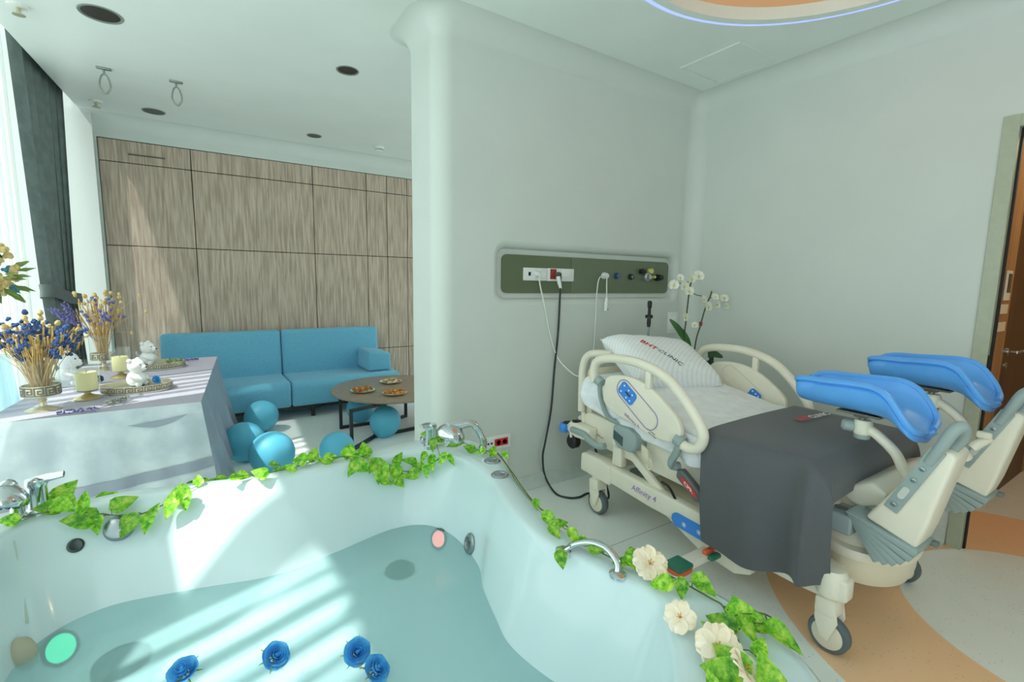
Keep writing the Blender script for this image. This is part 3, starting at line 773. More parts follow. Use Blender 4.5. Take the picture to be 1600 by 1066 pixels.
cl = thing('tablecloth', (-.45,4.3,TZ), 'pale lilac tablecloth with a white satin front draped over the window table', 'tablecloth')
make('top_cloth', grid(lambda u, v: tp(u,v,TZ+.002*math.sin(19*v+3*u)*math.sin(7*u)), 24, 40), lilac, cl)
def front_fn(u, v):      # near end skirt, glossy white
    p = tp(u, 0, TZ-(TZ-.02)*v)
    return p+V(.085*v*u, -.03*v**.6-.014*v*math.sin(15*u+2*v)-.008*v*math.sin(37*u), 0)
def side_fn(u, v):       # room side skirt
    p = tp(1, u, TZ-(TZ-.10)*v)
    fl_ = .02+.09*v
    q = p+V(fl_*v**.5+.022*v*math.sin(26*u+1.3)+.012*v*math.sin(61*u), .0, 0)
    w = max(0, 1-u/.07)
    return q.lerp(front_fn(1, (TZ-p.z)/(TZ-.02)), w)
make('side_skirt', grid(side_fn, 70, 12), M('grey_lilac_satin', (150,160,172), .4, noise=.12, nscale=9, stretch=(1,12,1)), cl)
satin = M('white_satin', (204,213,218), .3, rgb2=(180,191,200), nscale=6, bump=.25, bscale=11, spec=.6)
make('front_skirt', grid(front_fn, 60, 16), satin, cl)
def band_fn(u, v, c0=.50, w=.09):
    vv = c0+.10*(1-u)**2*0+.05*math.sin(3.2*u+.3)*(.6) + w*(v-.5) + .06*(1-u)
    p = front_fn(u, min(1, vv)); return p+V(0,-.006,0)
make('ribbon_band', grid(lambda u,v: band_fn(u,v,.52,.085), 50, 3), M('grey_organza_ribbon', (150,158,172), .4), cl)
make('ribbon_band', grid(lambda u,v: band_fn(.62+.30*u,v,.08+.03*math.sin(PI*u),.045*math.sin(PI*max(.02,u))), 24, 2), M('grey_organza_ribbon'), cl)

# pale blue drape over something at the window end of the table
def blue_fn(u, v):
    y = 3.48+(.50+.28*v)*u; z = 1.12-1.09*v
    return V(-1.045+.055*u+.012*math.sin(34*u+1.5*v)*(.4+v), y, z-.10*u*(1-v))
make('blue_drape', grid(blue_fn, 60, 16), thin('pale_blue_organza', (150,200,214), .22), label='pale blue organza drape at the left behind the table', cat='drape')

gold = M('pale_gold_metal', (214,206,178), .3, .55)
dark_key = M('key_dark', (110,106,90), .6)
def key_band(c, r, z0, h, n, sy=1.0, thick=.0022):
    """Greek key meander of thin raised bars round a band"""
    U = [((0,0),(0,1)),((0,1),(.8,1)),((.8,1),(.8,.25)),((.8,.25),(.32,.25)),((.32,.25),(.32,.62)),((.32,.62),(.55,.62)),((0,0),(1,0))]
    vs_, fs = [], []
    bw = h*.085
    for i in range(n):
        for (a, b), (a2, b2) in U:
            ua, ub = (i+min(a,a2)*.95), (i+max(a,a2)*.95)
            za, zb = z0+h*min(b,b2), z0+h*max(b,b2)
            du = bw/(2*PI*r/n)
            k = len(vs_)
            for uu in (ua-du, (ua+ub)/2, ub+du):
                th = 2*PI*uu/n
                for zz in (za-bw, zb+bw):
                    vs_.append(Vector(c)+V((r+thick)*math.cos(th), sy*(r+thick)*math.sin(th), zz))
            fs += [(k,k+2,k+3,k+1), (k+2,k+4,k+5,k+3)]
    return vs_, fs
clear = thin('clear_glass', (250,252,250), .93, gloss=1.3, rough=.03)
ribbed = clear
def goblet_foot(c, s=1.0):
    return lathe([(.075*s,0),(.076*s,.006),(.05*s,.016),(.018*s,.026),(.012*s,.045),(.02*s,.058),(.014*s,.066),(.03*s,.078),(.05*s,.085)], 32, c)
def glass_cup(c, r, z0, z1, ribs=22):
    rings = []
    n = ribs*2
    for z in (z0, z0+(z1-z0)*.5, z1):
        rings.append([Vector(c)+V((r*(1+.04*(z-z0)/(z1-z0))+.0016*(k % 2))*math.cos(2*PI*k/n), (r*(1+.04*(z-z0)/(z1-z0))+.0016*(k % 2))*math.sin(2*PI*k/n), z) for k in range(n)])
    return loft(rings, True, True, False)
def vase(c, s, label):
    t = thing('glass_vase', c, label, 'vase', 'footed glass vases')
    make('foot', goblet_foot(c, s), gold, t)
    make('cup', glass_cup(c, .078*s, .085*s, .30*s), clear, t)
    b = make('band', lathe([(.0795*s,.088*s),(.081*s,.088*s),(.081*s,.145*s),(.0795*s,.145*s),(.0795*s,.088*s)], 40, c), gold, t)
    make('greek_key', key_band(c, .081*s, .095*s, .042*s, 11), dark_key, b, smooth=False)
    return t
straw = M('dry_straw', (214,182,116), .7, rgb2=(188,150,86), nscale=40)
stem_d = M('olive_stem', (150,140,104), .7)
navy = M('navy_dried_bloom', (64,96,152), .8, rgb2=(48,74,124), nscale=60)
lav_m = M('lavender_bloom', (126,124,176), .8, rgb2=(98,98,156), nscale=60)
cream = M('cream_bloom', (222,200,140), .75, rgb2=(200,172,104), nscale=60)
def bloom(c, r, n=6):
    gs = []
    for k in range(n):
        d = V(rnd.uniform(-1,1), rnd.uniform(-1,1), rnd.uniform(-.6,1)).normalized()
        gs.append(ball(Vector(c)+d*r*.55, r*.62, 6, m=4))
    return join(*gs)
def pod(parent, c, r, mat, d):
    make('seed_pod', along(lathe([(.25*r,-1.1*r),(.85*r,-.6*r),(1.0*r,0),(.8*r,.6*r),(.5*r,.85*r),(.62*r,1.05*r),(0,1.0*r)], 8), c, d), mat, parent)
def bouquet(base, z0, spread, height, nst, label, bloom_mat, nbl, npod, dirx, mixpod):
    t = thing('dried_bouquet', base, label, 'bouquet', 'dried flower bouquets')
    sg, bl = [], []
    tips = []
    for k in range(nst):
        a = rnd.uniform(0,2*PI); r = spread*math.sqrt(rnd.random())
        h = height*rnd.uniform(.62,1.0)
        tip = base+V(r*math.cos(a)+dirx*h*.0, r*math.sin(a), z0+h)
        low = base+V(.03*rnd.uniform(-1,1), .03*rnd.uniform(-1,1), .10)
        mid = low*.5+tip*.5+V(-.3*(tip.x-low.x)*.25, -.3*(tip.y-low.y)*.25, .02)
        sg.append(tube(catmull([low,mid,tip],3), [.0022,.0021,.002,.002,.0018,.0016,.0012], 4))
        if k % 3: sg.append(tube([tip-V(0,0,.035)-(tip-mid)*.12, tip*.98+mid*.02, tip], [.002,.0052,.001], 5))
        tips.append((tip, (tip-mid).normalized()))
    make('stalks', join(*sg), straw, t, kind='stuff')
    for k in range(nbl):
        tip, d = tips[rnd.randrange(len(tips))]
        for q in range(4):
            bl.append(bloom(tip+d*rnd.uniform(-.09,.03)+V(rnd.uniform(-.02,.02),rnd.uniform(-.02,.02),rnd.uniform(-.01,.01)), rnd.uniform(.011,.017), 4))
    make('blossoms', join(*bl), bloom_mat, t, kind='stuff')
    for k in range(npod):
        tip, d = tips[rnd.randrange(len(tips))]
        e = tip+d*rnd.uniform(.0,.07)
        pod(t, e, rnd.uniform(.010,.016), mixpod[k % len(mixpod)], d)
    return t
c1 = at(68,641,z=TZ); c2 = at(163,578,z=TZ)
vase(c1, 1.0, 'glass vase on a gold foot at the near corner of the table')
bouquet(c1, .14, .20, .34, 150, 'dried bouquet of navy blossoms, cream pods and straw in the near vase', navy, 60, 26, 0, (cream, cream, navy))
vase(c2, .95, 'glass vase on a gold foot farther back by the dark curtain')
b2 = bouquet(c2, .16, .15, .42, 110, 'dried straw bouquet with lavender and cream grass in the farther vase', lav_m, 10, 16, 0, (cream, cream, straw))
lg = []
for k in range(16):                       # lavender leaning out to the left
    e = c2+V(-.18-.12*rnd.random(), -.06+.12*rnd.random(), .42+.14*rnd.random())
    s_ = c2+V(-.02,0,.22)
    lg.append(tube([s_, s_*.4+e*.6+V(0,0,.02), e], [.0016,.0016,.001], 4))
    for q in range(9): lg.append(bloom(e+(s_-e)*(.035*q)+V(rnd.uniform(-.008,.008),rnd.uniform(-.008,.008),0), .008, 3))
make('lavender_spray', join(*lg), lav_m, b2, kind='stuff')
gg = []
for px, py in ((218,462),(228,487),(206,520),(152,466),(186,460)):   # wiry grass reaching right
    e = at(px, py, y=c2.y); s_ = c2+V(0,0,.20)
    gg.append(tube(catmull([s_, s_*.5+e*.5+V(-.02,0,.05), e],4), .0016, 4))
    gg.append(ball(e, .011, 6, sz=1.6, m=4))
make('grass_wisps', join(*gg), cream, b2, kind='stuff')

def candle_glass(c, s, label):
    t = thing('candle_holder', c, label, 'candle', 'candles in footed glasses')
    make('foot', lathe([(.068*s,0),(.07*s,.005),(.055*s,.014),(.03*s,.024),(.014*s,.034),(.018*s,.042),(.05*s,.052)], 28, c), M('antique_gold', (206,190,142), .32, .6), t)
    make('glass', glass_cup(c, .062*s, .052*s, .235*s), clear, t)
    k = make('candle', lathe([(.05*s,.056*s),(.052*s,.06*s),(.052*s,.160*s),(.049*s,.166*s),(.02*s,.160*s),(0,.160*s)], 28, c), M('cream_wax', (246,232,172), .55), t)
    make('wick', tube([Vector(c)+V(0,0,.158*s), Vector(c)+V(.002,0,.175*s)], .0014, 5), M('wick_black', (60,52,44), .8), k)
candle_glass(at(138,623,z=TZ), 1.0, 'cream candle in a ribbed glass next to the near vase')
candle_glass(at(190,590,z=TZ), .95, 'cream candle in a ribbed glass farther back on the table')

bear_m = M('white_porcelain', (240,241,238), .35, noise=.02)
def tray(c, r, sy, label, mat=gold, key=True):
    t = thing('mirror_tray', c, label, 'tray', 'trays on the decorated table')
    make('base', lathe([(r*.97,.004),(r,.0),(r,.012),(0,.012)], 48, c, 1, sy), M('mirror_plate', (190,194,190), .12, .8), t)
    w = make('rim', lathe([(r,.008),(r*1.012,.008),(r*1.012,.05),(r,.05),(r,.008)], 48, c, 1, sy), mat, t)
    if key: make('greek_key', key_band(c, r*1.012, .015, .028, max(12,int(r*130)), sy), dark_key, w, smooth=False)
def bear(c, s, face, label):
    """small sitting bear figurine: round body, head with muzzle, ears, arms, feet"""
    t = thing('bear_figurine', c, label, 'figurine', 'white bear figurines')
    f = Vector((face[0],face[1],0)).normalized(); sd_ = V(-f.y,f.x,0); c = Vector(c)
    def P(a, b, z): return c+f*a*s+sd_*b*s+V(0,0,z*s)
    body = lathe([(.0,.0),(.034,.002),(.048,.02),(.05,.045),(.042,.07),(.028,.085),(.0,.09)], 20)
    body = ([c+V(v.x*s,v.y*s,v.z*s) for v in body[0]], body[1])
    make('body', join(body, ball(P(.032,.028,.012), .019*s, 10), ball(P(.032,-.028,.012), .019*s, 10), tube([P(.0,.042,.066),P(.03,.044,.048),P(.048,.026,.04)], [.014*s,.013*s,.011*s], 8), tube([P(.0,-.042,.066),P(.03,-.044,.048),P(.048,-.026,.04)], [.014*s,.013*s,.011*s], 8)), bear_m, t, ang=60)
    h = make('head', join(ball(P(.006,0,.122), .046*s, 18), ball(P(.047,0,.112), .019*s, 12), ball(P(-.008,.036,.158), .014*s, 10), ball(P(-.008,-.036,.158), .014*s, 10)), bear_m, t, ang=60)
    make('nose', ball(P(.066,0,.116), .006*s, 8), M('nose_black', (50,48,46), .4), h)
    for q in (1,-1): make('eye', ball(P(.044,.020*q,.134), .0045*s, 8), M('nose_black'), h)
t1 = at(212,617,z=TZ)+V(.0,.14,0)
tray(t1, .185, .80, 'gold rimmed oval mirror tray nearest the table edge')
bear(at(214,605,z=TZ)+V(0,0,.014), 1.08, (.9,-.5), 'white bear figurine on the nearest tray beside the blue rose')
t2 = at(262,574,z=TZ)+V(-.10,.0,0)
tray(t2, .22, .72, 'gold rimmed mirror tray at the far end of the table')
bear(at(236,571,z=TZ)+V(-.02,.0,.014), 1.12, (.9,-.45), 'white bear figurine on the far tray')
t0 = at(104,606,z=TZ)+V(0,.10,0)
tray(t0, .125, .8, 'small silver tray between the vase and the near candle', M('silver_plate', (208,214,212), .25, .6), False)
bear(at(106,607,z=TZ)+V(-.01,.09,.014), 1.30, (.95,-.2), 'largest white bear figurine, half behind the near candle glass')
def rose(c, r, d, mat, label, group, extra=True, cat='flower'):
    """layered rose: curled petals in whorls, green sepals"""
    t = thing('blue_rose', c, label, cat, group)
    Vc = Vector(c)
    for w, (n, rr, hh, op) in enumerate(((3,.16,.95,.0),(4,.36,.90,.1),(5,.58,.80,.3),(6,.82,.64,.6),(6,1.06,.44,1.0))):
        for k in range(n):
            a0 = 2*PI*k/n+w*.6
            def fn(u, v):
                a = a0+(u-.5)*2*PI/n*1.5
                rad = r*(rr*(.45+.55*math.sin(PI/2*v))+.12*op*v**4*(1-abs(2*u-1)))
                return V(rad*math.cos(a), rad*math.sin(a), r*hh*(v**.85)*(1-.18*abs(2*u-1)**2)-.05*r)
            make('petal', along(grid(fn, 6, 4), Vc, d), mat, t)
    make('bud', along(ball((0,0,r*.45), r*.2, 10, sz=1.5), Vc, d), mat, t)
    if extra:
        gs = []
        for k in range(7):
            a = 2*PI*k/7+.3; e = V(r*1.35*math.cos(a), r*1.35*math.sin(a), -.25*r+r*.5*rnd.random())
            gs.append(tube([V(0,0,-.1*r), e*.55, e], [.0025,.0035,.0008], 4))
        make('sepals', along(join(*gs), Vc, d), M('rose_sepal', (150,152,72), .6), t)
rose_m = M('azure_petal', (104,196,244), .6, rgb2=(64,160,222), nscale=40)
rose(at(243,594,z=TZ+.05), .026, (.7,-.7,.4), rose_m, 'blue rose in front of the bear on the nearest tray', 'blue roses', False)
rose(at(155,592,z=TZ+.035), .022, (.7,-.7,.4), M('slate_blue_petal', (70,110,130), .6), 'small slate blue rose between the two candle glasses', 'blue roses', False)
# little wire crown and greenery on the far tray, lavender sprigs on the cloth
cw = at(222,566,z=TZ)
cg = []
for k in range(9):
    a = 2*PI*k/9; a2 = 2*PI*(k+.5)/9
    cg.append(tube([cw+V(.035*math.cos(a),.035*math.sin(a),.06), cw+V(.036*math.cos(a2),.036*math.sin(a2),.095), cw+V(.035*math.cos(a2*2-a),.035*math.sin(a2*2-a),.06)], .0025, 5))
cg.append(tube([cw+V(.035*math.cos(2*PI*k/20),.035*math.sin(2*PI*k/20),.058) for k in range(20)], .003, 5, True))
cg.append(lathe([(.03,.012),(.034,.03),(.035,.058),(.03,.058)], 18, cw))
make('wire_crown', join(*cg), M('silver_plate'), label='small silver wire crown cup left of the far bear', cat='ornament')
gr = []
for k in range(26):
    b = at(272,567,z=TZ+.02)+V(rnd.uniform(-.05,.05),rnd.uniform(-.05,.05),0); e = b+V(rnd.uniform(-.03,.03),rnd.uniform(-.03,.03),rnd.uniform(.015,.045))
    gr.append(tube([b,(b+e)/2+V(0,0,.004),e], [.002,.006,.001], 4))
make('greenery_tuft', join(*gr), M('moss_green', (104,128,62), .7), label='small green tuft on the far tray', cat='greenery')
def sprig(p, q, label, mat):
    gs = [tube([p, (p+q)/2+V(0,0,.004), q], .002, 5)]
    for k in range(46):
        e = p*(k/46)+q*(1-k/46)+V(rnd.uniform(-.012,.012),rnd.uniform(-.018,.018),rnd.uniform(.003,.018))
        gs.append(bloom(e, .006, 3))
    make('lavender_sprig', join(*gs), mat, label=label, cat='sprig', group='sprigs lying on the tablecloth')
sprig(at(88,648,z=TZ+.006), at(150,642,z=TZ+.006), 'lavender sprig lying at the near edge of the tablecloth', lav_m)
sprig(at(287,564,z=TZ+.006), at(310,562,z=TZ+.006), 'lavender sprig lying at the far corner of the tablecloth', lav_m)
sprig(at(168,633,z=TZ+.006), at(198,624,z=TZ+.006), 'grey green sprig lying below the nearest tray', M('sage_sprig', (140,146,124), .7))

# flower arrangement at the left edge of the picture, on a slim stand
fa = thing('flower_stand', (-.85,3.15,0), 'tall flower arrangement of cream and blue blooms at the left edge', 'flowers')
base_p = at(-14,428,y=3.15)
make('stand', join(tube(catmull([V(base_p.x-.22,3.0,0), V(base_p.x-.22,3.0,.9), V(base_p.x-.16,3.04,1.25), V(base_p.x-.02,3.14,base_p.z-.05)],6), .012, 10), lathe([(.13,0),(.13,.01),(.03,.02),(0,.02)], 28, (base_p.x-.22,3.0,0))), M('white_metal', (224,228,226), .4), fa)
for nm, mt, n, dz in (('cream_blooms', cream, 46, .05), ('blue_blooms', M('sea_blue_bloom', (66,124,150), .8), 12, -.03), ('leaves', M('moss_green'), 40, -.02)):
    gs = []
    for k in range(n):
        d = V(rnd.gauss(0,1), rnd.gauss(0,1), rnd.gauss(0,1)).normalized()
        c = base_p+V(d.x*.085, d.y*.085, d.z*.095+dz*rnd.random())
        gs.append(bloom(c, rnd.uniform(.014,.022), 5) if nm != 'leaves' else tube([c, c+d*.03, c+d*.07], [.002,.014,.001], 5, flat=.3))
    make(nm, join(*gs), mt, fa, kind='stuff')
# ================================================================ BIRTHING BED
bei = M('bed_ivory_plastic', (234,228,210), .38, noise=.02, nscale=6)
bei2 = M('bed_ivory_deep', (222,215,192), .42)  # second, slightly deeper ivory plastic
grn = M('bed_grey_green', (150,166,164), .45)
tyre = M('caster_tyre', (92,104,108), .5)
blk_p = M('black_plastic', (30,30,32), .4)
blue_l = M('blue_label', (60,136,222), .35)
purple = M('purple_print', (150,100,180), .5)
white_p = M('white_print', (240,242,244), .5)
bed = thing('birthing_bed', (2.52,1.5,0), 'ivory hospital birthing bed with side rails, casters and leg supports', 'hospital bed')
XC = 2.52
def yz(px, py, x): p = at(px, py, x=x); return (p.y, p.z)
# ---- chassis
for s, nm in ((-1,'near'), (1,'far')):
    xo = XC+s*.42; x0, x1 = xo-.035, xo+.035
    poly = [(2.20,.385),(2.27,.36),(2.27,.285),(2.05,.262),(1.70,.235),(1.45,.232),(.90,.225),(.76,.235),(.72,.25),(.72,.335),(.78,.35),(1.4,.338),(1.95,.362),(2.10,.372)]
    bm_ = make('base_beam', prism(poly, 'x', x0, x1, .012, 3), bei, bed)
    if s < 0:
        g = letter_map('Affinity 4', .05, lambda a, b: V(x0-.0012, 1.755-a, .302+b-.045*a), shear=.15)
        make('lettering', g, purple, bm_, smooth=False, label='purple Affinity 4 lettering')
        rr_ = [(p[0], p[1]) for p in rrect(.30,.075,.037,6)]
        make('pedal_label', prism([(1.40-p[0], .245+p[1]-.05*p[0]) for p in rr_], 'x', x0-.006, x0+.001), blue_l, bm_, smooth=False)
        gs = []
        for c, k in ((1.47,0), (1.38,1)):
            for a in range(3):
                th = a*PI/3+.3
                gs.append(tube([V(x0-.007, c-.014*math.cos(th), .243-.014*math.sin(th)), V(x0-.007, c+.014*math.cos(th), .243+.014*math.sin(th))], .0022, 4))
        make('pedal_symbols', join(*gs), white_p, bm_, smooth=False)
make('cross_member', join(box(XC-.42,XC+.42,2.12,2.22,.28,.36,.01), box(XC-.42,XC+.42,.80,.90,.24,.32,.01), box(XC-.3,XC+.3,1.2,1.9,.22,.30,.02)), bei2, bed)
make('head_corner_cover', prism([(2.27,.385),(2.29,.37),(2.29,.26),(2.02,.245),(2.02,.365),(2.10,.385)], 'x', XC-.465, XC-.38, .012, 3), bei, bed)
make('pedal_skirt', prism([(1.66,.24),(1.40,.13),(1.20,.105),(1.12,.14),(1.10,.235)], 'x', XC-.43, XC-.38, .01), bei, bed)
def caster(x, y, hy=0):
    c = make('caster', join(tube([V(x,y,.20),V(x,y,.29)], [.035,.042], 20), prism([(y+.035,.235),(y-.035,.235),(y-.05,.15),(y-.022,.06),(y+.01,.07),(y+.035,.14)], 'x', x-.040, x-.030, .003), prism([(y+.035,.235),(y-.035,.235),(y-.05,.15),(y-.022,.06),(y+.01,.07),(y+.035,.14)], 'x', x+.030, x+.040, .003), box(x-.046,x+.046,y-.042,y+.038,.165,.238,.012)), bei, bed)
    wc_ = V(x, y-.012, .077)
    make('tyre', along(lathe([(.058,-.024),(.070,-.024),(.077,-.014),(.077,.014),(.070,.024),(.058,.024)], 36), wc_, (1,0,0)), tyre, c)
    make('wheel_disc', join(along(lathe([(.0,-.026),(.02,-.029),(.055,-.026),(.061,-.022),(.061,.022),(.055,.026),(.02,.029),(0,.026)], 36), wc_, (1,0,0))), bei2, c)
caster(2.10,2.165); caster(2.10,.79); caster(2.945,.815); caster(2.945,2.165)
# front leg posts over the foot casters
for x in (2.10,2.945):
    make('leg_post', lathe([(.052,.25),(.055,.26),(.055,.345),(.045,.36),(0,.362)], 24, (x,.79,0)), bei, bed)
# ---- lifting gear and upper frame
make('lift_arm', prism([(2.02,.52),(1.97,.545),(1.63,.33),(1.67,.30)], 'x', 2.105, 2.135, .006), bei, bed)
make('lift_post', join(prism([(2.05,.37),(1.97,.37),(1.975,.53),(2.045,.53)], 'x', 2.10, 2.15, .008), along(lathe([(.032,0),(.034,.012),(.026,.018),(.012,.018),(.012,.024),(0,.024)], 24), (2.10,2.01,.525), (-1,0,0))), bei, bed)
make('lift_post', prism([(1.42,.30),(1.34,.30),(1.34,.50),(1.42,.50)], 'x', 2.12, 2.17, .008), bei, bed)
make('actuator', along(lathe([(.0,0),(.032,.0),(.032,.30),(.024,.31),(.016,.31),(.016,.45),(0,.45)], 18), (2.3,1.95,.42), (.1,-1,-.12)), bei2, bed)
make('cable_loop', tube(catmull([V(2.10,1.66,.40),V(2.09,1.60,.39),V(2.09,1.55,.33),V(2.10,1.58,.30),V(2.10,1.66,.31)],5), .007, 8), blk_p, bed)
uf = make('upper_frame', join(prism([(2.42,.585),(2.42,.52),(2.28,.44),(1.36,.40),(1.30,.52),(1.36,.575),(2.30,.64)], 'x', 2.13, 2.19, .012), prism([(2.42,.585),(2.42,.52),(2.28,.44),(1.36,.40),(1.30,.52),(1.36,.575),(2.30,.64)], 'x', 2.86, 2.91, .012), box(2.15,2.88,2.26,2.34,.50,.60,.01), box(2.15,2.88,.86,2.26,.46,.56,.015)), bei, bed)
make('maker_mark', letter_map('Hill-Rom', .022, lambda a, b: V(2.1285, 2.20-a, .505+b-.12*a)), M('print_dark', (80,84,84), .5), uf, smooth=False)
# head end bumper arm
hb = make('bumper_arm', join(prism([(2.48,.535),(2.48,.50),(2.36,.46),(2.22,.47),(2.22,.55),(2.36,.56)], 'x', 2.06, 2.13, .008), tube([V(2.06,2.40,.56),V(2.06,2.40,.45)], .009, 8)), bei, bed)
make('bumper_roller', along(lathe([(0,-.032),(.028,-.03),(.036,-.015),(.036,.015),(.028,.03),(0,.032)], 24), (2.06,2.475,.50), (0,0,1)), blue_l, hb)
make('clip', join(cbox((2.07,2.45,.54),(.05,.04,.012),.003), cbox((2.09,2.38,.565),(.05,.04,.012),.003)), blk_p, hb)
make('bumper_roller', join(along(lathe([(0,-.03),(.04,-.03),(.05,-.02),(.05,.02),(.04,.03),(0,.03)], 24), (2.12,2.44,.40), (1,0,0))), blk_p, hb)
make('grip_bar', tube(catmull([V(2.05,2.38,.512),V(2.05,2.26,.512),V(2.045,2.20,.49),V(2.045,2.12,.475),V(2.055,2.07,.49)],5), .021, 12), grn, bed)
# control pod under the rail
pod_ = make('control_pod', prism([(1.985,.655),(1.99,.57),(1.94,.52),(1.84,.52),(1.80,.555),(1.80,.63),(1.86,.66)], 'x', 2.03, 2.13, .012, 3), grn, bed)
make('display', prism([(1.972,.625),(1.972,.575),(1.90,.545),(1.90,.60)], 'x', 2.026, 2.031), M('lcd_dark', (66,84,84), .2), pod_, smooth=False)
hk = make('hook_plate', join(prism([(1.79,.585),(1.74,.565),(1.725,.50),(1.775,.50)], 'x', 2.06,2.08,.004), tube(catmull([V(2.07,1.73,.52),V(2.07,1.705,.48),V(2.07,1.73,.455),V(2.07,1.75,.475)],5), .006, 8)), bei2, bed)
# CPR release handle
cp = make('release_handle', prism([(1.515,.535),(1.49,.545),(1.36,.455),(1.365,.415),(1.395,.405),(1.52,.495)], 'x', 2.03, 2.075, .010, 3), M('handle_grey', (98,104,102), .4), bed)
ov = [(1.435-.055*math.cos(t)*.93+.022*math.sin(t)*.35, .470+.055*math.cos(t)*-.55+.022*math.sin(t)) for t in [2*PI*k/28 for k in range(28)]]
make('red_label', prism([(p[0], p[1]) for p in ov], 'x', 2.0265, 2.031), M('red_label', (206,60,56), .4), cp, smooth=False)
make('lettering', letter_map('CPR', .034, lambda a, b: V(2.0255, 1.437-a*.86+b*.25, .470-a*.52+b*.9), bold=.02), white_p, cp, smooth=False, label='white CPR lettering')
# foot pedals
pd = make('foot_pedal', join(box(1.90,2.12,1.30,1.375,.13,.165,.01)), bei, bed)
for g_ in (box(1.80,1.905,1.29,1.385,.149,.172,.008), box(2.02,2.10,1.27,1.30,.15,.172,.006)): make('green_tread', g_, M('pedal_green', (44,120,96), .5), pd)
for g_ in (box(1.802,1.903,1.292,1.383,.122,.149,.008), box(2.02,2.09,1.305,1.33,.165,.188,.004)): make('orange_tread', g_, M('pedal_orange', (226,104,60), .5), pd)

# ---- mattress under a white sheet
sheet_m = M('white_sheet', (244,246,247), .8, noise=.03, nscale=14, bump=.5, bscale=16)
prof = [(2.27,.685),(2.335,.74),(2.345,.83),(2.30,.895),(2.1,.880),(1.8,.825),(1.52,.772),(1.36,.755),(.92,.755),(.87,.73),(.86,.62),(.90,.575),(1.38,.572),(1.8,.60)]
make('mattress', prism(prof, 'x', 2.07, 2.96, .035, 4), sheet_m, bed, ang=50)
# loose under sheet spilling over the near edge
def spill(u, v):
    y = 1.30+.98*u; zt = .745+.13*max(0,(y-1.45))/.85
    z = zt-.01-(.13+.03*math.sin(9*u))*v
    return V(2.062-.022*math.sin(PI*v)-.012*math.sin(31*u+3*v)*v-.01*math.sin(13*u), y, z)
make('sheet_overhang', grid(spill, 60, 8), M('white_sheet_blue', (240,244,248), .75, noise=.04, nscale=20, bump=.4, bscale=25), bed)
def draw(u, v):        # folded draw sheet lying across
    x = 2.085+.86*u; y = 1.36+.40*v
    z = .762+.13*max(0,(y-1.50))/.85+.004*math.sin(11*u+5*v)*math.sin(7*v+2)+.006
    return V(x, y+.03*u, z)
make('draw_sheet', thicken(grid(draw, 30, 14), .006), M('draw_sheet_white', (242,245,245), .85, noise=.04, nscale=9, bump=.4, bscale=22), bed)

